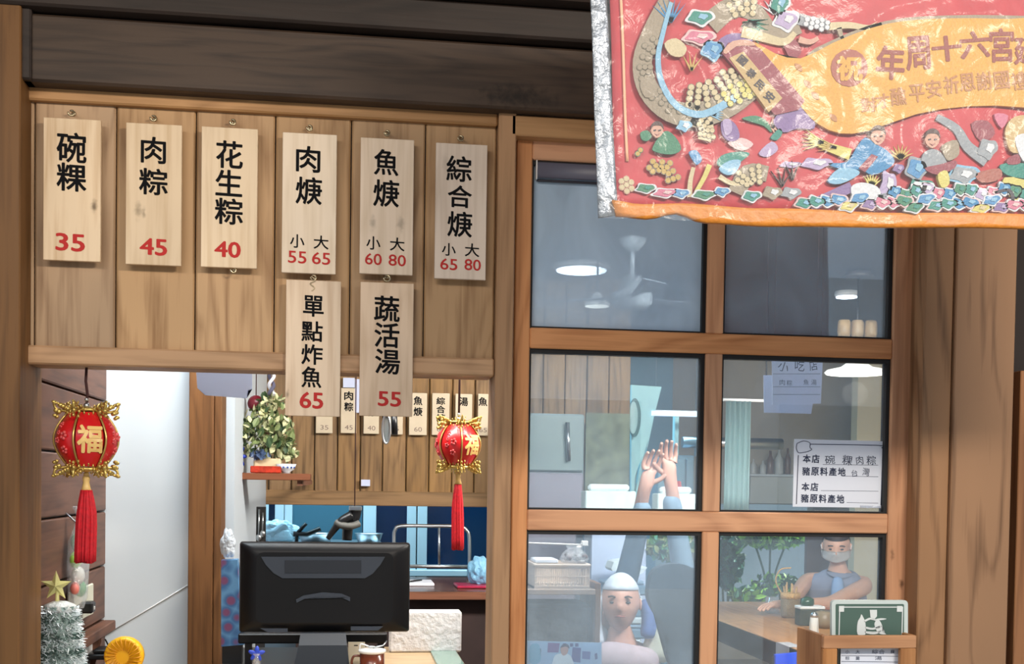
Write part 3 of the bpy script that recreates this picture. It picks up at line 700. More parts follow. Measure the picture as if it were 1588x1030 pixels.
def cloud(c, cx, cy, rx, ry, layer=2, rim='white', rot=0, seed=0):
    rnd = random.Random(int(cx*7+cy)+seed); pts = []
    n = 9
    for k in range(n):
        a = k*2*PI/n; r = 1+.22*(-1)**k*rnd.uniform(.4, 1)
        x, y = rx*r*math.cos(a), ry*r*math.sin(a); pts.append((cx+x*math.cos(rot)-y*math.sin(rot), cy+x*math.sin(rot)+y*math.cos(rot)))
    if rim: art(rim, [(cx+(x-cx)*1.25+0, cy+(y-cy)*1.35) for x, y in pts], layer)
    art(c, pts, layer+1)
    art({'teal': 'sky', 'green': 'teal', 'blue': 'sky', 'pink': 'blush', 'purple': 'lilac', 'lilac': 'white', 'gold': 'cream', 'azure': 'sky', 'yellow': 'cream'}.get(c, 'white'), [(cx+(x-cx)*.4+rx*.25, cy+(y-cy)*.45-ry*.1) for x, y in pts], layer+2)
def spikes(c, x, y, a0, a1, n, l, w=2.2, layer=2):
    mb = MB()
    for k in range(n):
        a = a0+(a1-a0)*k/max(1, n-1); dx, dy = math.cos(a), math.sin(a)
        mb.prism([bpt(x-dy*w, y+dx*w, .0012*layer), bpt(x+dx*l, y+dy*l, .0012*layer), bpt(x+dy*w, y-dx*w, .0012*layer)], (0, .0012*layer, 0))
    mb.build('fringe', bm_(c), ban)
def face(x, y, r):
    art('skin', [(x-r*.8, y-r*.5), (x, y-r), (x+r*.8, y-r*.5), (x+r*.75, y+r*.4), (x, y+r), (x-r*.75, y+r*.4)], 4)
    art('hair', [(x-r*.9, y-r*.2), (x-r*.7, y-r), (x, y-r*1.35), (x+r*.7, y-r), (x+r*.9, y-r*.2), (x+r*.5, y-r*.7), (x-r*.5, y-r*.7)], 5)
    for u in (-.35, .35): art('dark', [(x+u*r-2, y-1), (x+u*r+2, y-2), (x+u*r+2, y), (x+u*r-2, y+1)], 5, 0)
    art('wine', [(x-r*.35, y+r*.45), (x, y+r*.6), (x+r*.35, y+r*.4), (x, y+r*.72)], 5, 0)
# left dragon, tail up and body curling under the scroll
band('drab', [(1035, 0), (1012, 45), (996, 95), (1006, 140), (1040, 172), (1085, 178), (1130, 160), (1165, 130)], 12, 22, 1)
band('sky', [(1040, 5), (1028, 50), (1020, 90), (1026, 130), (1050, 166), (1090, 178), (1140, 152)], 3, 6, 3)
scales('cream', [(1060, 148), (1095, 150), (1130, 128), (1152, 118)], 20, 2, 9)
scales('drab', [(1022, 55), (1000, 90), (1008, 135), (1040, 165), (1080, 172)], 11, 2, 8)
scales('yellow', [(1118, 160), (1150, 140), (1172, 136)], 16, 3, 9)
spikes('azure', 1040, 35, -2.4, -.9, 7, 38); spikes('sky', 1100, 176, -.8, .6, 8, 22, 3); spikes('gold', 1072, 110, -2.1, -.9, 4, 30, 2)
art('cream', [(1030, 68), (1048, 60), (1064, 74), (1058, 88), (1040, 86)], 2)
art('drab', [(992, 128), (1012, 122), (1018, 145), (1000, 152)], 3)
# clouds at the upper left
cloud('teal', 1085, 28, 17, 10); cloud('pink', 1083, 58, 20, 9, rim='blush'); cloud('blue', 1104, 78, 14, 12, rim='sky')
art('purple', [(1112, 66), (1135, 52), (1165, 58), (1160, 72), (1130, 76), (1118, 88)], 2)
# upper dragon with outstretched claw
band('drab', [(1100, 38), (1135, 12), (1170, 20), (1200, 52), (1240, 42)], 18, 10, 1)
scales('cream', [(1122, 24), (1150, 8), (1168, 8)], 16, 2, 9)
band('cream', [(1150, 50), (1180, 58), (1215, 66), (1232, 52)], 9, 4, 3)
spikes('green', 1152, 38, -.2, .9, 6, 40, 4); spikes('teal', 1160, 34, -.1, .7, 4, 30, 3)
cloud('lilac', 1218, 32, 16, 13, rim='white'); cloud('teal', 1208, 6, 12, 16, rim='white'); spikes('white', 1200, 22, -2.6, -1.0, 5, 26, 2)
band('grey', [(1238, 30), (1262, 36), (1280, 38)], 9, 8, 2); scales('white', [(1240, 32), (1262, 38), (1282, 40)], 8, 3, 7, 'grey')
band('cream', [(1284, 42), (1315, 40), (1345, 44), (1366, 38)], 6, 3, 3); band('drab', [(1300, 44), (1304, 58), (1308, 64)], 4, 2, 3)
spikes('cream', 1345, 44, -.6, .7, 4, 20, 2); band('skin', [(1238, 62), (1255, 66), (1268, 60)], 5, 3, 3)
art('wine', [(1214, 66), (1232, 62), (1242, 82), (1226, 92)], 2)
# orange scroll
art('drab', [(1250, 86), (1288, 64), (1345, 41), (1400, 29), (1470, 25), (1560, 25), (1700, 33), (1700, 60), (1500, 60), (1300, 90)], 3, 2)
art('orange', [(1160, 66), (1200, 84), (1240, 92), (1290, 68), (1345, 46), (1400, 34), (1470, 30), (1560, 31), (1700, 40), (1700, 190), (1588, 168), (1500, 166), (1420, 178), (1345, 204), (1302, 208), (1268, 194), (1240, 166)], 4, 2)
art('wine', [(1118, 84), (1128, 68), (1160, 66), (1178, 78), (1246, 158), (1236, 172), (1200, 180)], 5, 0)
art('skin', [(1120, 80), (1134, 66), (1158, 64), (1170, 72), (1160, 73), (1140, 74), (1124, 86)], 6, 2)
art('label', [(1129, 92), (1151, 82), (1211, 154), (1190, 176)], 6, 0)
art('purple', [(1198, 188), (1222, 166), (1250, 160), (1258, 178), (1262, 200), (1236, 200), (1214, 206)], 3)
art('brown', [(1315+28.5*math.cos(k*PI/8), 107+29*math.sin(k*PI/8)) for k in range(16)], 5, 0, 'emblem')
def blet(name, items, c, layer, bold=.02):
    o = lettering(name, [], BD, bm_(c), ban) if False else None
    verts = []; faces = []
    for (ch, cx, cy, w, h, ang) in items:
        vs, fs, x0, x1, y0, y1 = glyph_mesh(ch, 0)
        for ci, (ex, ey) in enumerate([(bold*math.cos(k*PI/3), bold*math.sin(k*PI/3)) for k in range(6)]):
            b = len(verts)
            for v in vs:
                u = ((v[0]-x0)/(x1-x0)-.5+ex)*w; q = -((v[1]-y0)/(y1-y0)-.5+ey)*h
                verts.append(tuple(bpt(cx+u*math.cos(ang)-q*math.sin(ang), cy+u*math.sin(ang)+q*math.cos(ang), .0012*layer+.0009+ci*.00003)))
            faces += [tuple(b+i for i in f) for f in fs]
    lo = Vector(verts[0]); me = bpy.data.meshes.new(name); me.from_pydata([tuple(Vector(v)-lo) for v in verts], [], faces); me.materials.append(bm_(c)); put(name, me, lo, ban)
blet('lettering', [('年',1379,99,42,50,.05), ('周',1421,84,36,50,-.08), ('十',1466,77,44,38,-.1), ('六',1509,71,44,40,-.08), ('宮',1551,72,36,50,-.02), ('廷',1590,80,38,42,.0)], 'mark', 4, .032)
xs2 = ((1345,164),(1366,158),(1391,151),(1420,146),(1446,139),(1473,133),(1498,129),(1524,127),(1551,126),(1578,127))
blet('lettering', [(c, x, y, 23, 27 if i > 1 else 22, -.12) for i, (c, (x, y)) in enumerate(zip('對才醮平安祈恩謝國禮', xs2))], 'faded', 4, .02)
blet('emblem_letter', [('祝', 1315, 108, 38, 36, 0)], 'orange', 5, .05)
blet('label_lettering', [('國',1149,96,14,13,.75), ('泰',1163,116,14,13,.75), ('民',1176,134,14,13,.75), ('安',1191,152,15,14,.75)], 'dark', 6, .03)
for q in ((1236, 106), (1250, 132), (1262, 150), (1290, 184)): art('faded', [(q[0]-5, q[1]-6), (q[0]+4, q[1]-3), (q[0]+6, q[1]+6), (q[0]-2, q[1]+3)], 5)
# lower left: figure in green, golden dragon
art('green', [(993, 206), (1004, 203), (1010, 212), (1004, 219), (995, 217)], 2); art('green', [(1012, 228), (1030, 204), (1046, 212), (1056, 232), (1040, 240), (1016, 236)], 2)
face(1018, 204, 11)
cloud('sky', 1060, 196, 11, 9, rim=None); band('cream', [(1075, 180), (1095, 195), (1092, 218)], 13, 10, 1); scales('cream', [(1078, 182), (1096, 196), (1094, 216)], 12, 2, 7)
art('purple', [(1118, 190), (1130, 186), (1142, 196), (1146, 214), (1132, 220), (1120, 210)], 2); art('lilac', [(1120, 188), (1132, 187), (1134, 204), (1124, 210)], 3)
art('green', [(1150, 184), (1172, 180), (1190, 190), (1196, 206), (1184, 196), (1166, 190)], 2); art('teal', [(1194, 214), (1208, 200), (1212, 208), (1204, 218)], 3); spikes('skin', 1196, 196, -1.4, 1.2, 6, 14, 3)
art('teal', [(1112, 256), (1118, 242), (1140, 236), (1162, 238), (1150, 250), (1132, 262)], 2); art('sky', [(1114, 262), (1130, 250), (1148, 250), (1140, 268), (1126, 272)], 3)
art('blush', [(1128, 222), (1150, 214), (1168, 224), (1150, 234)], 1); art('lilac', [(1176, 238), (1196, 220), (1206, 232), (1190, 244)], 2)
scales('gold', [(1000, 272), (1020, 256), (1036, 262), (1044, 280)], 11, 2, 8, 'drab'); scales('cream', [(962, 270), (970, 285), (976, 296)], 9, 2, 8, 'skin'); scales('gold', [(985, 232), (993, 238)], 7, 2, 7, 'green')
art('blue', [(1068, 236), (1080, 234), (1088, 248), (1080, 256), (1072, 246)], 2); band('cream', [(1075, 260), (1070, 282), (1069, 306)], 3, 4, 2)
band('yellow', [(1100, 256), (1092, 275), (1078, 300)], 4, 3, 2); band('cream', [(1115, 274), (1132, 284), (1150, 286)], 4, 3, 2)
band('drab', [(1142, 300), (1160, 268), (1190, 270)], 14, 12, 1); scales('cream', [(1146, 292), (1158, 274), (1184, 270)], 13, 2, 8)
for (c, x, y, rx, ry) in (('green', 1000, 293, 13, 6), ('pink', 1030, 300, 16, 6), ('blue', 1055, 301, 11, 6), ('green', 1090, 303, 15, 6), ('blue', 1118, 298, 10, 6), ('teal', 1164, 305, 12, 7), ('drab', 1196, 300, 14, 10)):
    cloud(c, x, y, rx, ry, 3, rim='white' if c != 'drab' else None)
spikes('hair', 1212, 290, -2.2, -1.0, 4, 30, 1.2, 4); spikes('hair', 1228, 280, -2.0, -1.2, 3, 30, 1.2, 4); cloud('lilac', 1225, 256, 16, 5, rim=None); cloud('grey', 1225, 300, 14, 9, rim=None)
# lower right: child in blue, white beast, figures, clouds
band('yellow', [(1254, 212), (1278, 226), (1300, 234), (1318, 240)], 5, 9, 2); spikes('yellow', 1276, 222, -3.5, -2.5, 6, 34, 2, 3); spikes('gold', 1296, 230, -3.3, -2.6, 5, 30, 2, 3)
art('azure', [(1283, 254), (1312, 252), (1326, 232), (1340, 214), (1356, 224), (1374, 234), (1386, 250), (1376, 262), (1352, 272), (1334, 264), (1300, 262)], 3)
art('wine', [(1330, 262), (1350, 240), (1360, 244), (1340, 268)], 4, 0); art('sky', [(1282, 282), (1300, 262), (1326, 264), (1330, 272), (1302, 286)], 4); face(1360, 213, 13)
cloud('lilac', 1264, 254, 22, 9, rim=None); cloud('lilac', 1376, 288, 12, 22, rim=None); band('purple', [(1256, 320), (1290, 304), (1320, 290)], 9, 8, 2)
art('white', [(1318, 292), (1334, 284), (1358, 290), (1364, 304), (1350, 316), (1326, 314)], 4); spikes('yellow', 1350, 290, -2.2, -.6, 7, 20, 3, 3); spikes('grey', 1360, 306, -.4, 1.0, 6, 16, 3, 5); art('wine', [(1328, 308), (1338, 306), (1340, 314), (1330, 316)], 5)
spikes('gold', 1396, 246, -2.8, -.4, 8, 22, 3, 2); cloud('purple', 1392, 262, 8, 7, rim=None); cloud('blue', 1420, 262, 14, 14, rim='grey')
face(1444, 218, 13); art('grey', [(1430, 240), (1444, 232), (1458, 238), (1468, 262), (1430, 262)], 3); art('drab', [(1460, 226), (1482, 218), (1486, 240), (1470, 250), (1462, 240)], 3)
band('grey', [(1452, 182), (1482, 200), (1500, 228), (1530, 250)], 5, 10, 2); cloud('grey', 1530, 232, 14, 16, rim=None); art('wine', [(1432, 262), (1456, 256), (1480, 250), (1478, 262), (1452, 272)], 4)
art('yellow', [(1452, 272), (1466, 266), (1470, 286), (1458, 292)], 5); cloud('white', 1426, 294, 16, 12, rim='teal'); cloud('grey', 1492, 272, 20, 12, rim='sky'); art('brown', [(1512, 270), (1548, 262), (1550, 278), (1522, 284)], 3)
art('wine', [(1505, 192), (1530, 188), (1542, 208), (1520, 220)], 2); art('pink', [(1540, 178), (1562, 180), (1552, 200)], 3)
art('label', [(1558, 200), (1572, 182), (1600, 184), (1600, 230), (1570, 238), (1560, 222)], 3); art('white', [(1572, 216), (1588, 208), (1604, 212), (1604, 250), (1584, 250)], 4); art('wine', [(1560, 248), (1576, 240), (1580, 254), (1562, 256)], 4)
art('teal', [(1550, 256), (1586, 254), (1604, 270), (1604, 282), (1560, 272)], 3); art('yellow', [(1556, 276), (1604, 284), (1604, 320), (1580, 322), (1562, 300)], 3); band('dark', [(1540, 300), (1562, 296), (1568, 312), (1552, 324)], 2, 3, 5); band('cream', [(1480, 312), (1510, 318), (1540, 322)], 4, 3, 4)
cols = ['teal', 'blue', 'green', 'azure', 'pink', 'teal', 'purple', 'blue', 'yellow', 'green', 'azure', 'pink']
for i in range(22):
    x = 1246+i*17; y = 316+4*math.sin(i*2.1)+(x-1246)*.018
    cloud(cols[(i*5) % 12], x, y-(6 if i % 2 else 0), 12, 7, 4+(i % 2), rim='white' if i % 3 else 'blush', rot=.2*math.sin(i), seed=i)
for i in range(14):
    x = 1385+i*17; y = 298+5*math.sin(i*1.7); cloud(['azure', 'teal', 'pink', 'green', 'lilac'][(i*3) % 5], x, y, 9, 8, 3, rim='white', seed=i)
# clear sleeve, crumpled
bm = bmesh.new(); g = []
NX, NZ = 150, 90
def ridge(v, s): return 1-abs(noise.noise(Vector((v[0]*s, v[1]*s, 3.1))))*2
for j in range(NZ+1):
    row = []
    for i in range(NX+1):
        px = 914+(1900-914)*i/NX+(j/NZ)*14*(1-i/NX); py = -260+(600+10*math.sin(i*.4)*.3+18*i/NX)*j/NZ
        p = W(px, py, BD); p.y = BD+wav(p.x, p.z)-.016-.007*max(0, ridge((p.x, p.z), 9))**4-.0013*max(0, ridge((p.x+5, p.z*1.3), 22))**3
        row.append(bm.verts.new(p))
    g.append(row)
for j in range(NZ):
    for i in range(NX): f = bm.faces.new((g[j][i], g[j][i+1], g[j+1][i+1], g[j+1][i])); f.smooth = True
mb = MB(); mb.bm.free(); mb.bm = bm
mb.build('plastic_sleeve', film('clear_film', refl=.007, rough=.15, bump=.10, scale=26, alpha_d=.06), ban)
# hanging rod, above the frame
q0 = W(900, -262, BD); q1 = W(1900, -232, BD)
MB().tube([(q0.x, BD, q0.z), (q1.x, BD, q1.z)], .012, 10).build('rod', w_rail, ban)
for x in (q0.x+.1, q1.x-.1): MB().tube([(x, BD, q0.z), (x, BD, 2.83)], .003, 6).build('cord', m_cord, ban)

# ------------------------------------------------------------------ notice taped to the pane
def paper(name, rgb):
    m, t, b = new(name); N = t.nodes; c = lin(rgb); N.remove(b)
    d = N.new('ShaderNodeBsdfDiffuse'); d.inputs[0].default_value = (*c, 1); r = N.new('ShaderNodeBsdfTranslucent'); r.inputs[0].default_value = (*c, 1); x = N.new('ShaderNodeMixShader'); x.inputs[0].default_value = .4
    t.links.new(d.outputs[0], x.inputs[1]); t.links.new(r.outputs[0], x.inputs[2]); t.links.new(x.outputs[0], N['Material Output'].inputs[0]); _m[name] = m; return m
m_paper = mat('white_paper', (226, 232, 244), .6)
m_print = mat('dark_print', (40, 50, 78), .6)
nd = yf+.0265
nt = thing('paper_notice', 'white printed notice with a rounded black border on the middle right pane', 'notice', W(1300, 788, nd))
flat('sheet', m_paper, [(1232, 681), (1372, 684.5), (1369, 788), (1229.5, 786)], nd, .001, nt)
bp_ = smooth_open([Vector((a, b, 0)) for a, b in ((1256, 689), (1362, 691), (1367, 695), (1369, 702), (1366, 784))], 3)
MB().tube([W(p.x, p.y, nd-.0005) for p in bp_], .0011, 5).build('border', m_print, nt)
MB().tube([W(a, b, nd-.0005) for a, b in ((1238, 706), (1235, 782))], .0011, 5).build('border', m_print, nt)
MB().tube([W(p.x, p.y, nd-.0006) for p in smooth_open([Vector((a, b, 0)) for a, b in ((1236, 688), (1246, 684), (1256, 687), (1256, 694), (1259, 697), (1254, 700), (1245, 702), (1238, 702), (1235, 695), (1236, 688))], 3)], .0009, 5).build('pot_drawing', m_print, nt)
for x0, x1, y in ((1276, 1362, 720.5), (1306, 1362, 738.5), (1273, 1362, 761), (1313, 1362, 779.5)): MB().tube([W(x0, y, nd-.0004), W(x1, y+1, nd-.0004)], .0005, 4).build('ruled_line', m_print, nt)
it = []
for (t, x, y, n) in (('本店', 1251, 711.5, 2), ('豬原料產地', 1250, 731, 5), ('本店', 1249, 755, 2), ('豬原料產地', 1248, 773, 5)):
    for k, ch in enumerate(t): it.append((ch, x+k*13.8, y+k*.25, 12.5, 13))
lettering('lettering', it, nd, m_print, nt, bold=.03)
lettering('handwriting', [('碗',1287,713,17,14,.1), ('粿',1314,714,17,16,-.1), ('肉',1333,714,12,14,.15), ('粽',1351,714,16,15,0), ('台',1325,734,10,11,.2), ('灣',1343,732,12,13,-.1)], nd, m_print, nt, bold=0)
flat('tape', film('tape_film', refl=.15), [(1334, 784), (1370, 785), (1370, 789), (1334, 788.5)], nd-.002, .0008, nt)

# ------------------------------------------------------------------ wooden holder with green sign in front of the window
hd = -.16
hx = thing('sign_holder', 'small open wooden box holding a menu sheet at the lower right window corner', 'holder', W(1340, 1060, hd))
X0, X1, Z0, Z1 = rect(1276, 986, 1420, 1120, hd)
w_hold = wood('holder_wood', (190, 138, 94), (154, 104, 66), 'X'); w_holdz = wood('holder_wood_upright', (190, 138, 94), (154, 104, 66), 'Z')
zr = rect(1276, 986, 1420, 1006, hd)[2]; xa1 = W(1299, 1015, hd).x; xb1 = W(1397, 1015, hd).x
MB().box(X0, X1, hd, hd+.016, zr, Z1, .002).build('front_rail', w_hold, hx)
MB().box(X0, xa1, hd+.0005, hd+.016, Z0, zr-.0005, .002).build('front_stile', w_holdz, hx)
MB().box(xb1, X1, hd+.0005, hd+.016, Z0, zr-.0005, .002).build('front_stile', w_holdz, hx)
MB().box(X0, X0+.012, hd+.017, .018, Z0, Z1, .001).build('side_panel', w_holdz, hx)
MB().box(X1-.012, X1, hd+.017, .018, Z0, Z1, .001).build('side_panel', w_holdz, hx)
MB().box(X0+.013, X1-.013, hd+.017, .018, Z0, Z0+.012).build('bottom', w_hold, hx)
ms = thing('menu_sheet', 'white printed menu sheet standing in the wooden holder', 'paper', W(1350, 1060, hd+.03))
flat('sheet', m_paper, [(1304, 1000), (1394, 1001), (1393, 1100), (1302, 1099)], hd+.03, .002, ms)
for y in (1017, 1026, 1035): MB().tube([W(1305, y, hd+.029), W(1393, y+1, hd+.029)], .0005, 4).build('ruled_line', m_print, ms)
lettering('lettering', [('小',1314,1011,7,6), ('大',1330,1011,7,6), ('綜合',1362,1011,22,7), ('粿',1384,1011,7,6), ('粽',1314,1021,7,6), ('羹',1330,1021,7,6), ('湯',1362,1021,12,6)], hd+.03, m_print, ms, bold=0)
gs = thing('green_sign', 'green board with white line drawing in a pale rounded frame, standing in the wooden holder', 'sign', W(1349, 1100, hd+.06))
gd = hd+.06; rr = 6
def rrect(x0, y0, x1, y1, r, n=4):
    o = []
    for cx, cy, a0 in ((x1-r, y0+r, -PI/2), (x1-r, y1-r, 0), (x0+r, y1-r, PI/2), (x0+r, y0+r, PI)):
        for k in range(n+1): a = a0+k*PI/2/n; o.append((cx+r*math.cos(a), cy+r*math.sin(a)))
    return o
flat('frame', mat('pale_frame', (206, 218, 214), .35), rrect(1290, 931, 1408, 1088, 6), gd, .012, gs)
flat('face', mat('sign_green', (80, 106, 96), .4), rrect(1296, 937, 1402, 1082, 2), gd-.001, .004, gs)
m_wl = mat('sign_white', (222, 228, 226), .5)
for px in ((1301, 941, 1399, 942.6), (1300.5, 941, 1302, 1030), (1398, 941, 1399.5, 1030)): pbox('inner_line', m_wl, gs, px, gd-.0025, .001)
for x in (1301, 1391): pbox('corner_mark', m_wl, gs, (x, 940, x+8, 949), gd-.003, .001)
dr = lambda pts, sm=3: flat('drawing', m_wl, pts, gd-.003, .0015, gs, sm)
dr([(1330, 984), (1330, 966), (1334, 958), (1336, 953), (1339, 958), (1342, 966), (1342, 984)]); dr([(1349, 946), (1360, 946), (1360, 956), (1355, 962), (1350, 957)], 0)
dr([(1356, 968), (1362, 961), (1368, 970), (1368, 980), (1374, 984), (1362, 982)]); dr([(1342, 972), (1354, 974), (1366, 970), (1366, 973), (1354, 977), (1342, 975)]); dr([(1342, 979), (1355, 981), (1366, 978), (1366, 981), (1355, 984), (1342, 982)])
dr([(1341, 962), (1350, 958), (1358, 961), (1358, 963), (1350, 961), (1341, 965)]); dr([(1357, 961), (1366, 959), (1375, 960), (1366, 962)])

# ------------------------------------------------------------------ counter inside the opening
ZC = WZ(650, 1003, 0).z if False else .885
yC = WZ(650, 1003, ZC).y
ct = thing('counter', 'pale wooden cashier counter with a glass edge inside the opening', 'counter', (.0, yC-.3, 0))
cx0 = XL+.005; cx1 = W(752, 1000, .15).x
xm_ = W(541, 1015, .7).x; xn_ = W(344, 1015, .7).x
MB().box(cx0, cx1, .16, .56, ZC-.03, ZC, .003).box(xm_, cx1, .5605, yC, ZC-.03, ZC, .003).build('top', w_light, ct)
MB().box(xn_, xm_-.001, .5605, yC, ZC-.03, ZC, .003).build('dark_top', m_black, ct)
MB().box(cx0+.02, cx1-.02, .18, .55, .0, ZC-.031).box(xn_, cx1-.02, .551, yC-.03, .0, ZC-.031).build('body', w_dark, ct)
MB().box(cx1-.09, cx1-.005, .3, yC-.001, ZC+.0005, ZC+.006, .002).build('glass_strip', mat('green_glass', (120, 150, 138), .1, alpha=1), ct)

# ------------------------------------------------------------------ monitor seen from the back
md = .5
mo = thing('monitor', 'black computer monitor seen from behind on the counter', 'monitor', (W(500, 1000, md).x, md, ZC))
MO = lambda pts, d, th, nm, m, sm=0: flat(nm, m, pts, d, th, mo, sm)
X0, X1, Z0, Z1 = rect(370, 842, 636, 982, md)
m_mon = mat('monitor_black', (9, 10, 14), .42, spec=.3); m_mon2 = mat('monitor_grey', (52, 60, 72), .4)
mb = MB()
bm = bmesh.new()
def loop(x0, x1, z0, z1, y, r): return [bm.verts.new((x, y, z)) for x, z in [(cx+r*math.cos(a0+k*PI/8), cz+r*math.sin(a0+k*PI/8)) for cx, cz, a0 in ((x1-r, z1-r, 0), (x0+r, z1-r, PI/2), (x0+r, z0+r, PI), (x1-r, z0+r, -PI/2)) for k in range(5)]]
Ls = [loop(X0, X1, Z0, Z1, md+.05, .006), loop(X0, X1, Z0, Z1, md+.028, .008), loop(X0+.006, X1-.006, Z0+.004, Z1-.004, md+.012, .012), loop(X0+.05, X1-.05, Z0+.03, Z1-.028, md-.004, .02)]
n = len(Ls[0])
for A, B in zip(Ls, Ls[1:]):
    for k in range(n): f = bm.faces.new((A[k], A[(k+1) % n], B[(k+1) % n], B[k])); f.smooth = True
bm.faces.new(Ls[0]); bm.faces.new(Ls[-1]); mb.merge(bm); mb.build('housing', m_mon, mo)
MB().box(X0+.008, X1-.008, md+.050, md+.053, Z0+.012, Z1-.008).build('screen', mat('screen_dark', (10, 12, 16), .1), mo)
MO([(405, 864), (597, 864), (590, 876), (578, 890), (566, 897), (438, 897), (424, 889), (412, 876)], md-.010, .008, 'vent_recess', m_mon2)
MO([(442, 869), (560, 869), (560, 889), (442, 889)], md-.013, .004, 'port_panel', mat('port_panel', (30, 36, 46), .4))
MO([(459, 930), (470, 924), (500, 919), (530, 921), (543, 927), (543, 933), (528, 926), (500, 924), (472, 929), (460, 935)], md-.012, .010, 'hinge_arc', m_mon2)
MO([(404, 975), (446, 975), (446, 981), (416, 981)], md-.009, .008, 'speaker_slot', m_mon2); MO([(544, 972), (594, 972), (586, 978), (544, 978)], md-.009, .008, 'speaker_slot', m_mon2)
c = W(501, 856, md-.004); MB().lathe([(.0028, 0), (.0024, .003)], (c.x, md+.003, c.z), 10, 'Y').build('lock_hole', m_gasket, mo)
x0, x1, _, zt_ = rect(466, 982, 536, 1000, md-.02); x2, x3, _, zm = rect(457, 1001, 540, 1030, md-.05)
bm = bmesh.new()
P = [[bm.verts.new(v) for v in r] for r in (((x0, md+.0, zt_), (x1, md+.0, zt_), (x1, md-.022, zt_), (x0, md-.022, zt_)), ((x0-.004, md-.01, zm), (x1+.004, md-.01, zm), (x1+.004, md-.05, zm), (x0-.004, md-.05, zm)), ((x2-.006, md-.01, ZC+.012), (x3+.006, md-.01, ZC+.012), (x3+.006, md-.06, ZC+.012), (x2-.006, md-.06, ZC+.012)))]
for A, B in zip(P, P[1:]):
    for k in range(4): bm.faces.new((A[k], A[(k+1) % 4], B[(k+1) % 4], B[k]))
bm.faces.new(P[0]); bm.faces.new(P[-1]); mb = MB(); mb.merge(bm); mb.build('neck', mat('stand_slate', (30, 38, 48), .4), mo)
MB().box(x2-.03, x3+.005, md-.13, md+.05, ZC+.0005, ZC+.012, .004).build('base', m_mon, mo)
x0, x1, z0, z1 = rect(592, 980, 600, 1000, md+.02)
MB().box(W(370, 1000, .62).x, W(600, 1000, .62).x, .60, .66, ZC+.075, ZC+.105, .004).box(W(380, 1000, .62).x, W(390, 1000, .62).x, .61, .65, ZC+.0005, ZC+.075).box(W(585, 1000, .62).x, W(596, 1000, .62).x, .61, .65, ZC+.0005, ZC+.075).build('cable_riser', m_mon, None)
tag(bpy.data.objects['cable_riser'], 'low black stand behind and below the monitor', 'stand')

def crumple(c, rx, ry, rz, seed=0, amp=.22, fr=1.5):
    bm = bmesh.new(); bmesh.ops.create_icosphere(bm, subdivisions=4, radius=1)
    for v in bm.verts:
        n_ = v.co.normalized(); q = 1+amp*(abs(noise.noise(n_*fr+Vector((seed, 0, 0))))*2-.5)+amp*.2*abs(noise.noise(n_*fr*2.5+Vector((0, seed, 0))))
        v.co = Vector((n_.x*q*rx, n_.y*q*ry, max(n_.z*q, -.8)*rz))
    mb = MB(); mb.merge(bm, Matrix.Translation(Vector(c))); return mb
# small things on the counter
def P3(px, py, d): return W(px, py, d)
mg = thing('mug', 'brown mug topped with a white sieve right of the monitor stand', 'mug', (W(577, 1030, .42).x, .42, ZC+.0005))
c = W(577, 1016, .42); r = S(19, .42); zt_ = W(577, 1013, .42).z
MB().lathe([(r*.8, 0), (r, .01), (r, zt_-ZC), (r*.88, zt_-ZC), (r*.86, .012), (0, .012)], (c.x, .42, ZC+.0005), 24).build('body', mat('brown_glaze', (98, 44, 26), .25, coat=.4), mg)
MB().tube(smooth_open([(c.x-r*.95, .42, zt_-.008), (c.x-r*1.5, .42, zt_-.010), (c.x-r*1.6, .42, zt_-.035), (c.x-r*.95, .42, zt_-.05)]), .0035, 8).build('handle', mat('brown_glaze', (98, 44, 26)), mg)
mb = MB(); mb.lathe([(r*1.02, 0), (r*1.12, .004), (r*1.1, .010), (r*.3, .013), (0, .013)], (c.x, .42, zt_+.0005), 20)
mb.tube(smooth_open([(c.x-r, .42, zt_+.01), (c.x-r*.9, .42, zt_+.026), (c.x-r*.2, .42, zt_+.018)]), .0022, 6); mb.build('sieve', m_white, mg)
pc = thing('price_card', 'cream card leaning behind the brown mug', 'card', (W(553, 1020, .55).x, .55, ZC+.001))
flat('card', mat('cream_card', (214, 206, 184), .7), [(540, 996), (566, 996), (566, 1030), (540, 1030)], .56, .003, pc); flat('slot', m_ink, [(549, 1000.5), (555, 1000.5), (555, 1002), (549, 1002)], .5585, .001, pc)
MB().box(W(540, 1020, .56).x, W(566, 1020, .56).x, .555, .575, ZC+.0005, W(550, 1029, .56).z).build('foot', mat('cream_card', (214, 206, 184)), pc)
sp = thing('cutlery', 'steel clip and spoon lying on top of the mug sieve', 'cutlery', (c.x+.01, .42, zt_+.012))
MB().tube([(c.x+.002, .415, zt_+.016), (c.x+r*.9, .43, zt_+.020), (c.x+r*1.2, .44, zt_+.032)], .002, 6).build('handle', m_steel, sp); MB().ball((c.x-.002, .415, zt_+.019), .008, 1.4, .8, .4, 12, 8).build('bowl', m_steel, sp)
bw = thing('bow_ornament', 'blue bow on a clear bag at the left end of the counter', 'ornament', (W(398, 1030, .35).x, .35, ZC+.0005))
c = W(398, 1014, .35); mb = MB()
for a in (.3, 1.5, 2.8, 4.0, 5.2): mb.ball((c.x+.011*math.cos(a), .35, c.z+.009*math.sin(a)), .009, 1.5, .5, .7, 10, 6, (0, -a, 0))
mb.build('bow', mat('blue_ribbon', (40, 70, 190), .35), bw)
MB().lathe([(.022, 0), (.026, .012), (.016, .03), (.006, c.z-ZC-.008), (.012, c.z-ZC)], (c.x, .35, ZC+.001), 10).build('bag', film('bag_film', refl=.3, alpha_d=.15), bw)
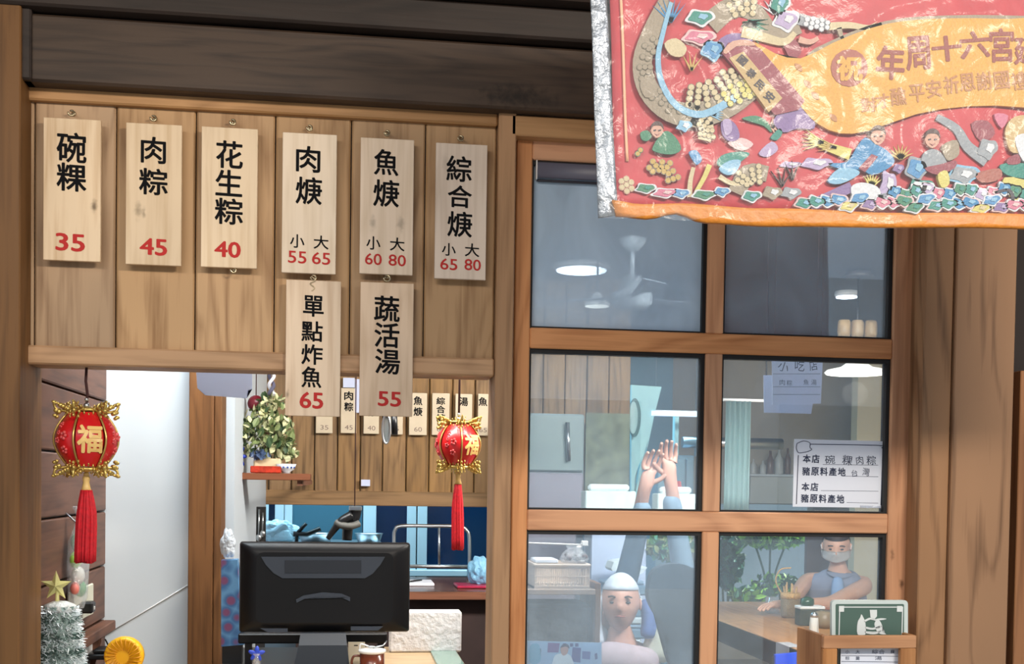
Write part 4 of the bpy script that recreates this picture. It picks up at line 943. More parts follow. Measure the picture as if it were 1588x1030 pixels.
# white patterned tissue box
tx = thing('tissue_box', 'white quilted tissue box behind the monitor at right', 'box', (W(660, 1000, .95).x, .95, ZC+.0005))
X0, X1, _, Z1 = rect(604, 948, 716, 1003, .92); MB().box(X0, X1, .92, .98, ZC+.0005, Z1, .006).build('box', mat('quilted_white', (222, 222, 224), .6, bump=.6, nscale=45), tx)
# tray left behind the bow
tr = thing('grey_tray', 'flat grey tray at the left end of the counter', 'tray', (W(390, 1017, .5).x, .5, ZC+.0005))
MB().box(W(368, 1017, .5).x, W(418, 1017, .5).x, .46, .54, ZC+.0005, ZC+.012, .004).build('tray', mat('grey_plastic', (120, 120, 116), .4), tr)
# bags at the left of the monitor
bg_ = thing('patterned_bag', 'blue bag with a red flower pattern squeezed left of the monitor', 'bag', (W(358, 1000, .72).x, .72, ZC+.0005))
m, t, b = new('blue_flower_cloth'); _m['bf'] = m
vo = t.nodes.new('ShaderNodeTexVoronoi'); vo.inputs['Scale'].default_value = 26; tc = t.nodes.new('ShaderNodeTexCoord'); t.links.new(tc.outputs['Object'], vo.inputs['Vector'])
rp = t.nodes.new('ShaderNodeValToRGB'); e = rp.color_ramp.elements; e[0].position = .25; e[0].color = (*lin((124, 70, 110)), 1); e[1].position = .42; e[1].color = (*lin((58, 104, 158)), 1); e2 = e.new(.7); e2.color = (*lin((96, 150, 196)), 1)
t.links.new(vo.outputs['Distance'], rp.inputs[0]); t.links.new(rp.outputs[0], b.inputs['Base Color']); b.inputs['Roughness'].default_value = .5
flat('bag', m, [(343, 869), (368, 868), (371, 930), (379, 1000), (343, 1003)], .70, .05, bg_)
MB().box(W(345, 900, .7).x, W(376, 900, .7).x, .705, .745, ZC+.0005, W(360, 1000, .7).z).build('base', m_black, bg_)
pb = thing('plastic_bag', 'crumpled clear plastic bag above the blue patterned bag', 'bag', W(355, 868, .72))
crumple(W(354, 845, .73), S(11, .7), S(11, .7), S(24, .7), 3).build('bag', mat('milky_film', (196, 206, 216), .3, bump=1, nscale=60), pb)

# ------------------------------------------------------------------ paper sheets hanging at the top of the opening
def paper(name, rgb):
    m, t, b = new(name); N = t.nodes; c = lin(rgb); N.remove(b)
    d = N.new('ShaderNodeBsdfDiffuse'); d.inputs[0].default_value = (*c, 1); r = N.new('ShaderNodeBsdfTranslucent'); r.inputs[0].default_value = (*c, 1); x = N.new('ShaderNodeMixShader'); x.inputs[0].default_value = .4
    t.links.new(d.outputs[0], x.inputs[1]); t.links.new(r.outputs[0], x.inputs[2]); t.links.new(x.outputs[0], N['Material Output'].inputs[0]); _m[name] = m; return m
m_sheet = paper('bluish_sheet', (212, 220, 240))
hs_ = thing('hanging_bag', 'pale bluish plastic sheet hanging at the top of the opening', 'bag', W(346, 616, .6))
flat('sheet', m_sheet, [(303, 560), (391, 560), (391, 604), (383, 606), (383, 618), (318, 613), (317, 606), (306, 602)], .6, .003, hs_)
MB().tube([W(346, 562, .6), (W(346, 562, .6).x, .6, 2.5)], .002, 6).build('string', m_cord, hs_)

# ------------------------------------------------------------------ shelf with plants
sd = 1.62
sh = thing('wall_shelf', 'small reddish wooden shelf carrying plants left of the board partition', 'shelf', W(414, 745, sd))
X0, X1, Z0, Z1 = rect(348, 734, 481, 744.5, sd)
MB().box(X0, X1, sd, sd+.16, Z0, Z1, .002).build('board', w_shelf, sh); ZS = Z1+.0005
MB().box(X0+.02, X0+.04, sd+.02, 2.97, Z0-.02, Z0-.0005).box(X1-.05, X1-.03, sd+.02, 2.97, Z0-.02, Z0-.0005).build('bracket', w_shelf, sh)
def leaf_cluster(name, mats, centre, rad, n, size, parent, seed=1, flat_=.7):
    rnd = random.Random(seed); mb = MB()
    for i in range(n):
        while True:
            v = Vector([rnd.uniform(-1, 1) for _ in range(3)])
            if v.length < 1: break
        p = Vector(centre)+Vector((v.x*rad[0], v.y*rad[1], v.z*rad[2]))
        e = Euler((rnd.uniform(-1.3, 1.3)+PI/2*flat_, rnd.uniform(-.6, .6), rnd.uniform(0, 6.3))).to_matrix(); l = size*rnd.uniform(.6, 1.2); w = l*.36
        pts = [(0, -l*.5, 0), (w*.8, -l*.15, l*.06), (w*.7, l*.2, l*.05), (0, l*.55, -l*.05), (-w*.7, l*.2, l*.05), (-w*.8, -l*.15, l*.06)]
        vs = [mb.bm.verts.new(p+e@Vector(q)) for q in pts]; c_ = mb.bm.verts.new(p+e@Vector((0, 0, -l*.03)))
        for k in range(6): f = mb.bm.faces.new((vs[k], vs[(k+1) % 6], c_)); f.material_index = i % len(mats)
    o = mb.build(name, mats, parent); o['kind'] = 'stuff'; return o
m_leafc = mat('leaf_cream', (206, 206, 160), .5); m_leafg = mat('leaf_sage', (118, 132, 84), .5); m_leafd = mat('leaf_dark', (60, 84, 52), .5)
pf = thing('variegated_plant', 'bushy variegated cream and green plant in a cream pot on the shelf', 'plant', (W(412, 733, sd).x, sd+.07, ZS))
c = W(409, 672, sd+.06)
leaf_cluster('foliage', [m_leafc, m_leafg, m_leafc, m_leafg, m_leafd], c, (S(50, sd), .07, S(42, sd)), 460, .036, pf, 4)
leaf_cluster('foliage', [m_leafc, m_leafg, m_leafd], W(418, 625, sd+.06), (S(22, sd), .05, S(18, sd)), 90, .034, pf, 5)
leaf_cluster('foliage', [m_leafc, m_leafg], W(448, 700, sd+.05), (S(16, sd), .04, S(16, sd)), 60, .03, pf, 9)
MB().tube(smooth_open([(c.x, sd+.07, ZS+.04), (c.x+.01, sd+.07, c.z), (c.x-.005, sd+.07, c.z+.09)]), .005, 6).build('stem', w_shelf, pf)
X0, X1, Z0, Z1 = rect(393, 711, 436, 733, sd+.03); MB().box(X0, X1, sd+.03, sd+.12, ZS, Z1, .006).build('pot', mat('cream_pot', (206, 186, 150), .6), pf)
leaf_cluster('berries', [mat('bluish_leaf', (80, 100, 136), .5)], W(404, 706, sd+.02), (S(18, sd), .02, S(7, sd)), 60, .022, pf, 12)
rt = thing('red_tray', 'red painted dish in front of the cream pot on the shelf', 'dish', (W(412, 733, sd).x, sd+.015, ZS))
X0, X1, Z0, Z1 = rect(388, 723, 436, 734, sd+.004); MB().box(X0, X1, sd+.003, sd+.026, ZS, Z1, .003).build('dish', mat('red_glaze', (176, 52, 32), .3, var=.3, nscale=60), rt)
r = S(16, sd); cb = (W(443.5, 733, sd+.03).x, sd+.035, ZS)
bo = thing('porcelain_bowl', 'white porcelain bowl with blue pattern on the shelf', 'bowl', cb)
MB().lathe([(r*.4, 0), (r*.38, .006), (r*.75, .014), (r*.98, .036), (r*.93, .036), (r*.7, .018), (0, .010)], cb, 24).build('body', mat('porcelain', (214, 220, 226), .15), bo)
for k in range(6): MB().ball((cb[0]+r*.86*math.cos(-PI/2+(k-2.5)*.45), cb[1]+r*.86*math.sin(-PI/2+(k-2.5)*.45), cb[2]+.023), .0045, 1, 1, 1, 6, 4).build('blue_dot', mat('cobalt', (60, 84, 150), .2), bo)
bf = thing('blue_flower', 'blue paper flower at the left end of the shelf', 'flower', (W(368, 731, sd).x, sd+.04, ZS)); c = W(368, 708, sd+.04); mb = MB()
for k in range(8):
    a = k*PI/4; mb.ball((c.x+.016*math.cos(a), c.y-.01, c.z+.026*math.sin(a)), .016, 1.4, .3, .55, 8, 6, (0, -a, .2))
mb.build('petals', mat('royal_blue', (40, 62, 168), .4), bf); MB().ball((c.x, c.y-.02, c.z), .008).build('centre', mat('petal_white', (200, 206, 230), .4), bf); MB().tube([c, (c.x, c.y, ZS)], .003, 6).build('stem', m_leafd, bf)
ro = thing('twisted_rope', 'grey and white twisted cord hanging above the plant', 'rope', W(420, 612, sd)); ct_ = W(421, 600, sd+.02)
for ph, mm in ((0, mat('rope_white', (206, 206, 214), .7)), (PI, mat('rope_grey', (80, 78, 100), .7))):
    MB().tube([(ct_.x+.009*math.cos(k*.55+ph), ct_.y+.009*math.sin(k*.55+ph), ct_.z-.03+k*.0062) for k in range(int((2.5-ct_.z+.03)/.0062))], .007, 6).build('strand', mm, ro)
rb2 = thing('red_ornament', 'dark red round ornament behind the top of the plant', 'ornament', W(397, 626, sd+.12)); cr = W(397, 626, sd+.10)
MB().ball(cr, S(13, sd)).build('ball', mat('burgundy', (110, 20, 36), .35), rb2); MB().tube([cr, (cr.x, cr.y, 2.5)], .002, 5).build('string', m_cord, rb2)
# grey switch box on the partition
sw = thing('switch_box', 'grey switch box on the partition rail below the shelf', 'switch', W(385, 783, 2.95))
xa_, xb_, za_, zb_ = rect(372, 763, 399, 782, 2.93); MB().box(xa_, xb_, 2.935, 2.969, za_, zb_, .004).build('box', mat('switch_grey', (104, 106, 108), .5), sw); 
# dark clutter left behind the monitor: tool rack with hanging ladles
lr = thing('utensil_rack', 'dark rack with hanging steel ladles left behind the monitor', 'rack', (W(388, 840, 2.35).x, 2.36, 0))
xa_, xb_, za_, zb_ = rect(364, 786, 412, 850, 2.35); MB().box(xa_, xb_, 2.35, 2.37, ZB-.3 if False else .0, zb_).build('back', mat('dark_rack', (30, 28, 28), .6), lr)
for k, (x, y0, y1) in enumerate(((392, 800, 830), (402, 790, 832), (385, 812, 834), (408, 795, 826))):
    MB().tube([W(x, y0, 2.33), W(x-1, y1, 2.33)], .004, 6).ball(W(x-1, y1+2, 2.33), .013, 1, .5, 1.2, 10, 6).build('ladle', m_steel, lr)

# menu tags repeated on the back partition
bt = [(490, 600, 516, 672, '碗粿', '35', 'small far tag priced 35, leftmost on the back partition'), (528.5, 602, 553, 672, '肉粽', '45', 'small far tag priced 45 on the back partition'), (564, 602, 588, 673, '花生粽', '40', 'small far tag priced 40, mostly behind the lower tag priced 55'),
 (600, 604, 625, 674, '肉焿', '55', 'small far tag mostly hidden behind the hanging oval mirror'), (634.5, 609.5, 662, 675, '魚焿', '60', 'small far tag just right of the lower tag priced 55'), (670, 610, 697, 675, '綜合焿', '65', 'small far tag above the left side of the right lantern'), (706, 611, 732, 676, '湯', '50', 'small far tag behind the cord of the right lantern'), (741, 611, 757, 676, '魚', '65', 'small far tag at the right edge of the opening')]
for (x0, y0, x1, y1, tx_, pr, lab) in bt:
    X0, X1, Z0, Z1 = rect(x0, y0, x1, y1, 2.97); root = thing('far_menu_tag', lab, 'sign', ((X0+X1)/2, 2.975, Z0), 'menu tags on the back partition')
    MB().box(X0, X1, 2.968, 2.982, Z0, Z1, .002).build('board', mat('far_tag_wood', (206, 190, 164), .6, var=.05, nscale=12), root); cx = (x0+x1)/2
    n_ = len(tx_); st = 17 if n_ == 2 else 13
    lettering('lettering', [(ch, cx, y0+12+k*st, 13, 13 if n_ < 3 else 11) for k, ch in enumerate(tx_)], 2.968, m_ink, root, bold=.03, raise_=.001)
    lettering('price', [(pr, cx, y1-9, 12, 7)], 2.968, mat('faded_print', (120, 100, 90), .6), root, bold=.0, raise_=.001)
for (x0, y0, x1, y1, lab) in ((532, 586, 550, 601, 'small pale blue notice above the far tags'), (550.5, 588, 560, 640, 'narrow lilac price list beside the far tag priced 45')):
    o = pbox('far_notice', mat('pale_blue_paper', (198, 206, 232), .6), None, (x0, y0, x1, y1), 2.9675, .028); tag(o, lab, 'notice')
o = pbox('far_label', mat('pale_blue_paper', (198, 206, 232), .6), None, (560, 744, 574, 754), 2.9675, .03); tag(o, 'tiny white label low on the back partition', 'label')
# tall white strip lamp at the right jamb
ov = thing('oval_mirror', 'small oval steel framed mirror hanging below the tag priced 55', 'mirror', W(599, 690, 1.0)); c = W(599, 666, 1.0)
MB().tube([(c.x+S(6, 1)*math.cos(k*PI/12), 1.0, c.z+S(22, 1)*math.sin(k*PI/12)) for k in range(24)], .0035, 8, closed=True).build('rim', m_steel, ov)
MB().ball((c.x, 1.003, c.z), S(20, 1), .27, .03, 1, 20, 14).build('glass', mat('mirror_grey', (150, 156, 156), .15, metal=.6), ov); MB().tube([(c.x, 1.0, c.z+S(22, 1)), (c.x, 1.0, 2.5)], .0015, 5).build('cord', m_cord, ov)
hb_ = thing('hair_brush', 'black brush hanging beside the oval mirror', 'brush', W(611, 675, 1.0)); MB().tube([W(611, 640, 1.02), W(612, 674, 1.02)], S(5, 1), 8).build('handle', m_black, hb_); MB().tube([W(611, 640, 1.02), (W(611, 640, 1.02).x, 1.02, 2.5)], .0015, 5).build('cord', m_cord, hb_)

# ------------------------------------------------------------------ kitchen bench beyond
bd0 = 2.15
ZB = W(680, 918, bd0).z
bn = thing('back_counter', 'dark brown counter top behind the pass-through', 'counter', (W(680, 920, bd0).x, bd0+.5, 0))
X0 = W(440, 900, bd0).x; X1 = W(800, 900, bd0).x; yB = WZ(680, 886, ZB).y
yB = min(yB, 2.95)
MB().box(X0, X1, bd0, yB, ZB-.03, ZB, .003).build('top', w_counter, bn)
MB().box(X0+.05, X1-.05, bd0+.08, yB-.05, 0, ZB-.031).build('body', mat('dark_brick', (50, 34, 32), .8, var=.2, nscale=8), bn)
MB().box(X0, X1, bd0-.006, bd0, ZB-.034, ZB-.002, .001).build('edge', w_shelf, bn)
rk = thing('steel_rack', 'bent steel tube rack standing on the back counter', 'rack', (W(668, 885, 2.8).x, 2.8, ZB)); yk = 2.8
def rp_(px, py): p = W(px, py, yk); return p
path = [(612, 886), (611, 835), (613, 822), (622, 816), (668, 816), (712, 817), (724, 823), (728, 836), (728, 884)]
MB().tube(smooth_open([rp_(*p) for p in path], 4), .009, 8).build('frame', m_steel, rk); MB().tube([rp_(681, 817), rp_(681, 878)], .006, 6).build('upright', m_steel, rk)
MB().tube([rp_(612, 878), rp_(728, 879)], .009, 8).build('rail', m_steel, rk)
for x in (613, 727): p = rp_(x, 884); MB().tube([p, (p.x, p.y, ZB+.0005)], .009, 8).build('foot', m_steel, rk)
yb_ = bd0+.35
def onb(px, y): return W(px, 890, y).x
pl_ = thing('white_plate', 'white papers on the back counter right of the monitor', 'paper', (onb(655, 2.5), 2.5, ZB+.0005))
MB().box(onb(628, 2.5), onb(672, 2.5), 2.42, 2.62, ZB+.0005, ZB+.014, .003).build('paper', m_paper, pl_); MB().tube([(onb(632, 2.5), 2.45, ZB+.018), (onb(655, 2.5), 2.55, ZB+.018)], .004, 6).build('pen', m_black, pl_)
rd = thing('pink_tray', 'pink red tray on the back counter at right', 'tray', (onb(728, 2.4), 2.4, ZB+.0005))
MB().box(onb(706, 2.4), onb(762, 2.4), 2.30, 2.5, ZB+.0005, ZB+.012, .004).build('tray', mat('crimson_plastic', (160, 40, 70), .3), rd)
bb = thing('blue_plastic_bag', 'pale blue plastic bag standing on the pink tray', 'bag', (onb(742, 2.45), 2.45, ZB+.013)); c = (onb(744, 2.45), 2.42, ZB+.013)
crumple((c[0], c[1], c[2]+.056), .055, .045, .07, 8).build('bag', mat('blue_film', (120, 176, 210), .3, bump=1, nscale=40), bb)
# dark gloves on a hook
gl_ = thing('rubber_gloves', 'black and grey rubber gloves drooping from a hook above the monitor', 'gloves', W(535, 838, 1.3)); gy = 1.3
MB().tube(smooth_open([W(552, 786, gy), W(548, 805, gy), W(540, 815, gy), W(538, 838, gy)]), S(10, gy), 8, lambda t: 1-.25*t).build('glove', m_black, gl_)
MB().tube(smooth_open([W(545, 800, gy-.02), W(530, 808, gy-.03), W(518, 822, gy-.03), W(508, 836, gy-.03)]), S(8, gy), 8, lambda t: 1-.55*t).build('glove', m_black, gl_)
MB().tube(smooth_open([W(521, 810, gy-.03), W(530, 815, gy-.04), W(545, 816, gy-.04), W(557, 812, gy-.03)]), S(5.5, gy), 8).build('cuff', mat('grey_rubber', (92, 92, 88), .5), gl_)
MB().tube([W(550, 788, gy), (W(550, 788, gy).x, gy, 2.5)], .002, 6).build('string', m_cord, gl_)
MB().box(W(541, 790, gy).x, W(561, 790, gy).x, gy-.03, gy+.02, W(550, 792, gy).z, W(550, 785, gy).z, .003).build('clip', m_steel, gl_)
# steel sink unit with foil and pots under the kitchen window
sk = thing('steel_worktop', 'stainless steel worktop under the kitchen window', 'worktop', (W(500, 850, 3.7).x, 3.7, 0)); ZK = W(500, 845, 3.5).z
MB().box(W(405, 845, 3.5).x, W(594, 845, 3.5).x, 3.5, 4.1, ZK-.04, ZK, .004).build('top', m_steel, sk); MB().box(W(410, 845, 3.5).x, W(590, 845, 3.5).x, 3.55, 4.08, 0, ZK-.041).build('body', m_steel, sk)
for i, (x, w_) in enumerate(((490, 34), (572, 26))):
    t_ = thing('steel_pan', ('wide shallow steel pan on the steel worktop, left one', 'smaller steel pan on the steel worktop, right one')[i], 'pan', (W(x, 840, 3.7).x, 3.7, ZK+.0005), 'pans on the steel worktop')
    r = S(w_/2, 3.7)*1.6; MB().lathe([(r*.8, 0), (r, .05), (r*1.06, .055), (r*.94, .05), (r*.75, .008), (0, .008)], (W(x, 840, 3.7).x, 3.7, ZK+.0005), 20).build('pan', m_steel, t_)
ff = thing('foil_bag', 'crumpled pale plastic bag lying on the steel worktop', 'bag', (W(440, 838, 3.65).x, 3.65, ZK+.0005)); mb = MB(); rnd = random.Random(2)
for k in range(6): mb.ball((W(412+k*6, 838, 3.62).x, 3.62+rnd.uniform(-.05, .05), ZK+.045), .045, 1, .8, rnd.uniform(.6, 1.0), 7, 5, (rnd.random(), rnd.random(), 0))
crumple((W(430, 838, 3.62).x, 3.62, ZK+.058), .11, .06, .07, 5).build('bag', mat('pale_film', (180, 214, 228), .25), ff)
fc = thing('wooden_tongs', 'dark wooden tongs lying above the foil bag', 'tongs', W(480, 830, 3.53)); MB().tube([W(455, 828, 3.53), W(476, 829, 3.53), W(497, 820, 3.53)], .014, 6).build('arm', m_black, fc); MB().tube([W(462, 826, 3.53), W(475, 812, 3.53)], .010, 6).build('arm', m_black, fc)
MB().tube([W(460, 828, 3.53), (W(460, 828, 3.53).x, 3.53, ZK+.001)], .01, 6).build('foot', m_black, fc)

# ------------------------------------------------------------------ left side: tinsel tree, candy bag, plugs, bracket, fan
tc_ = thing('tinsel_tree', 'small silver tinsel Christmas tree topped by a pale gold star at lower left', 'tree', (W(92, 1000, .22).x, .22, ZC+.0005)); ty = .22; cx_ = W(92, 1000, ty).x
zt_ = W(92, 940, ty).z; zb_ = ZC+.04; Rb = S(36, ty)
MB().lathe([(Rb*.95, 0), (Rb*.8, (zt_-zb_)*.35), (Rb*.68, (zt_-zb_)*.8), (Rb*.62, (zt_-zb_)), (0, (zt_-zb_)+.002)], (cx_, ty, zb_), 16).build('core', mat('tree_core', (120, 140, 134), .5, var=.6, nscale=90), tc_)
mb = MB(); rnd = random.Random(11)
for i in range(4200):
    t = rnd.random()**.8; z = zb_+(zt_-zb_)*(1-t*1.0); r = (Rb*.64+(Rb*.36)*(t)); a = rnd.uniform(0, 6.283); r *= rnd.uniform(.85, 1.06)
    p = Vector((cx_+r*math.cos(a), ty+r*math.sin(a), z)); o_ = Vector((math.cos(a)+rnd.uniform(-.7, .7), math.sin(a)+rnd.uniform(-.7, .7), rnd.uniform(-.8, .8))).normalized()*rnd.uniform(.007, .017); w_ = o_.orthogonal().normalized()*.0015
    f = mb.bm.faces.new([mb.bm.verts.new(q) for q in (p-w_, p+o_-w_*.3, p+o_+w_*.3, p+w_)]); f.material_index = 0 if (math.sin(z*150)+rnd.uniform(-.8, .8)) > -.5 else 1
o = mb.build('tinsel', [mat('tinsel_silver', (232, 240, 242), .3, metal=.35), mat('tinsel_green', (78, 104, 96), .3, metal=.4)], tc_); o['kind'] = 'stuff'
mb = MB()
for i in range(26):
    a = rnd.uniform(0, 6.28); t = rnd.random(); r = Rb*(.7+.35*t); mb.ball((cx_+r*math.cos(a), ty+r*math.sin(a), zt_-(zt_-zb_)*t), .0028, seg=6, rings=4)
o = mb.build('beads', mat('pearl_white', (236, 240, 240), .2), tc_); o['kind'] = 'stuff'
MB().lathe([(Rb*.68, 0), (Rb*.62, .018), (Rb*.3, .026), (0, .028)], (cx_, ty, zt_-.014), 9).build('cap', mat('cap_film', (206, 210, 208), .4, bump=.8, nscale=60), tc_)
cs = W(87, 909, ty); mb = MB(); bm = bmesh.new(); R1 = S(23, ty); ring = []
for k in range(10):
    a = PI/2+k*PI/5; r = R1 if k % 2 == 0 else R1*.42; ring.append(bm.verts.new((cs.x+r*math.cos(a), ty, cs.z+r*math.sin(a))))
f_ = bm.verts.new((cs.x, ty-.011, cs.z)); b_ = bm.verts.new((cs.x, ty+.011, cs.z))
for k in range(10): bm.faces.new((ring[k], ring[(k+1) % 10], f_)); bm.faces.new((ring[k], ring[(k+1) % 10], b_))
mb.merge(bm); mb.build('star', mat('pale_gold_plastic', (220, 214, 140), .35), tc_)
MB().lathe([(.004, 0), (.006, .01), (.003, cs.z-zt_)], (cs.x+.003, ty, zt_), 8).build('star_stem', mat('pale_gold_plastic', (220, 214, 140)), tc_)
MB().lathe([(.04, 0), (.038, .006), (.008, .012), (.008, .042)], (cx_, ty, ZC+.0005), 16).build('base', m_black, tc_)

xw = XL+.004
cd = thing('candy_bag', 'clear bag of green and white sweets hanging on the siding behind the lantern tassel', 'bag', WX(122, 930, xw)); c = WX(121, 878, xw+.03)
K9 = 1.35
for k, (dx, dz, r, mm) in enumerate(((0, .05, .022, 'g'), (-.01, .015, .018, 'l'), (.012, .02, .016, 'w'), (0, -.02, .02, 'w'), (.01, -.05, .018, 'g'), (-.012, -.045, .014, 'r'))):
    MB().ball((c.x, c.y+dx*3, c.z+dz*K9), r*K9, .7, 1, 1, 10, 7).build('sweet', mat({'g': 'sweet_green', 'l': 'sweet_lime', 'w': 'sweet_white', 'r': 'sweet_pink'}[mm], {'g': (60, 150, 84), 'l': (150, 200, 90), 'w': (216, 216, 208), 'r': (210, 120, 110)}[mm], .3), cd)
MB().lathe([(.03, -.12), (.046, -.09), (.054, 0), (.046, .07), (.016, .12), (.006, .14), (.028, .17)], c, 12, sx=.55).build('film', film('sweets_film', refl=.2, rough=.15, alpha_d=.22, bump=1), cd)
MB().tube([(c.x, c.y, c.z+.12), (XL-.0, c.y, c.z+.15)], .003, 6).build('nail', m_steel, cd)
def wallbox(nm, px0, py0, px1, py1, th, m, parent, off=0, bev=.003):
    a = WX(px0, (py0+py1)/2, XL+off); b = WX(px1, (py0+py1)/2, XL+off); z1 = WX((px0+px1)/2, py0, XL+off).z; z0 = WX((px0+px1)/2, py1, XL+off).z
    return MB().box(XL+off, XL+off+th, min(a.y, b.y), max(a.y, b.y), z0, z1, bev).build(nm, m, parent)
so = thing('wall_socket', 'cream wall socket with a black plug on the siding', 'socket', WX(128, 955, XL+.003))
wallbox('plate', 104, 912, 141, 962, .008, mat('cream_plastic', (200, 200, 180), .4), so, .0035)
c = WX(136, 942, XL+.03); MB().box(XL+.012, XL+.05, c.y-.03, c.y+.02, c.z-.016, c.z+.018, .005).build('plug', m_black, so); MB().box(XL+.05, XL+.052, c.y-.012, c.y-.004, c.z-.006, c.z+.004).build('plug_mark', m_white, so)
so2 = thing('lower_socket', 'white wall socket with a flat black plug just above the counter', 'socket', WX(130, 1025, XL+.003)); wallbox('plate', 118, 1000, 140, 1026, .008, m_white, so2, .0035)
c = WX(150, 1021, XL+.03); c.z = max(c.z, ZC+.012); MB().box(XL+.012, XL+.07, c.y-.08, c.y+.02, c.z-.004, c.z+.012, .003).box(XL+.03, XL+.075, c.y-.06, c.y+.03, c.z+.013, c.z+.024, .003).build('plug', m_black, so2)
br = thing('wall_bracket', 'dark brown bracket bar on the siding above the yellow fan', 'bracket', WX(145, 990, XL+.003)); a = WX(118, 985, XL+.02); b = WX(166, 966, XL+.03)
MB().box(XL+.0035, XL+.04, .55, 1.07, WX(145, 982, XL+.02).z-.02, WX(145, 982, XL+.02).z+.012, .003).build('bar', w_dark, br)
yk2 = .85; zk2 = WX(145, 982, XL+.02).z
MB().prism([(XL+.0035, yk2, zk2-.021), (XL+.0035, yk2, zk2-.12), (XL+.015, yk2, zk2-.12), (XL+.038, yk2, zk2-.03), (XL+.038, yk2, zk2-.021)], (0, .02, 0)).build('gusset', w_dark, br)
MB().tube(smooth_open([(XL+.04, .9, zk2-.03), (XL+.06, .95, zk2-.09), (XL+.12, .93, zk2-.15)]), .0025, 6).build('cable', m_black, br)
fn = thing('desk_fan', 'small yellow desk fan with slotted round head at the bottom left', 'fan', (W(193, 1040, .5).x, .5, ZC+.0005)); fy_ = .5; c = W(193, 1026, fy_); r = S(29, fy_); c.z = max(c.z, ZC+r+.002)
m_yel = mat('yellow_plastic', (236, 178, 24), .35)
rot = (0, 0, -.6)
def fl(prof, m, nm): return MB().lathe(prof, c, 28, 'Y', None).build(nm, m, fn)
MB().lathe([(r*.25, -.03), (r*.8, -.026), (r*.98, -.012), (r, .006), (r*.96, .02), (r*.84, .026), (r*.8, .022), (r*.25, .022)], c, 28, 'Y').build('head', m_yel, fn)
for k in range(22):
    a = k*2*PI/22; MB().tube([(c.x+r*.34*math.cos(a), fy_-.030, c.z+r*.34*math.sin(a)), (c.x+r*.8*math.cos(a+.25), fy_-.030, c.z+r*.8*math.sin(a+.25)), (c.x+r*.95*math.cos(a+.3), fy_-.018, c.z+r*.95*math.sin(a+.3))], .0016, 5).build('slat', mat('dark_yellow_plastic', (206, 140, 16), .4), fn)  # slats in a darker yellow than the head
MB().lathe([(r*.3, -.035), (r*.3, -.03), (0, -.03)], c, 16, 'Y').build('hub', mat('ochre_plastic', (190, 150, 60), .4), fn)
MB().lathe([(.03, 0), (.03, .012), (.008, .016), (.008, .03)], (c.x+r*.9, fy_, ZC+.0005), 16).build('stand', m_yel, fn)

# ------------------------------------------------------------------ people
def skin_mesh(name, joints, edges, m, parent, sub=2, root=0):
    """one continuous surface grown over a jointed skeleton; joints are (x, y, z, radius)"""
    me = bpy.data.meshes.new(name); o0 = Vector(joints[root][:3])
    me.from_pydata([tuple(Vector(j[:3])-o0) for j in joints], edges, [])
    o = bpy.data.objects.new(name, me); COL.objects.link(o)
    md_ = o.modifiers.new('s', 'SKIN'); md_.use_smooth_shade = True
    for i, j in enumerate(joints):
        r = j[3]; v = me.skin_vertices[0].data[i]; v.radius = (r, r if len(j) < 5 else j[4]); v.use_root = (i == root)
    s2 = o.modifiers.new('u', 'SUBSURF'); s2.levels = sub; s2.render_levels = sub
    dg = bpy.context.evaluated_depsgraph_get(); dg.update(); out = bpy.data.meshes.new_from_object(o.evaluated_get(dg))
    bpy.data.objects.remove(o); bpy.data.meshes.remove(me); out.name = name; out.materials.clear(); out.materials.append(m)
    for p in out.polygons: p.use_smooth = True
    return put(name, out, o0, parent)
def hand(J, E, wi, wrist, d, palm_n, side, curl=.5, sc_=1.):
    """palm and five unequal fingers continued from the wrist joint with index wi"""
    d = Vector(d).normalized(); n = Vector(palm_n).normalized(); t = d.cross(n).normalized()*side; W0 = Vector(wrist)
    def add(p, r, par): J.append((p.x, p.y, p.z, r)); E.append((par, len(J)-1)); return len(J)-1
    pm = add(W0+d*.045*sc_, .026*sc_, wi)
    for k, (off, L) in enumerate(((-.030, .070), (-.010, .080), (.010, .075), (.028, .060))):
        b = W0+d*.085*sc_+t*off*sc_; i = add(b, .0095*sc_, pm); c = curl; q = b
        for s_ in range(3):
            dd = (d*math.cos(c*(s_+.6))+n*math.sin(c*(s_+.6))).normalized(); q = q+dd*L*sc_/3; i = add(q, (.0088-.0008*s_)*sc_, i)
    b = W0+d*.03*sc_-t*.028*sc_; i = add(b, .012*sc_, pm); dd = (d*.6-t*.7+n*.3).normalized()
    for s_ in range(2): b = b+dd*.03*sc_; i = add(b, (.010-.001*s_)*sc_, i); dd = (dd+d*.5).normalized()
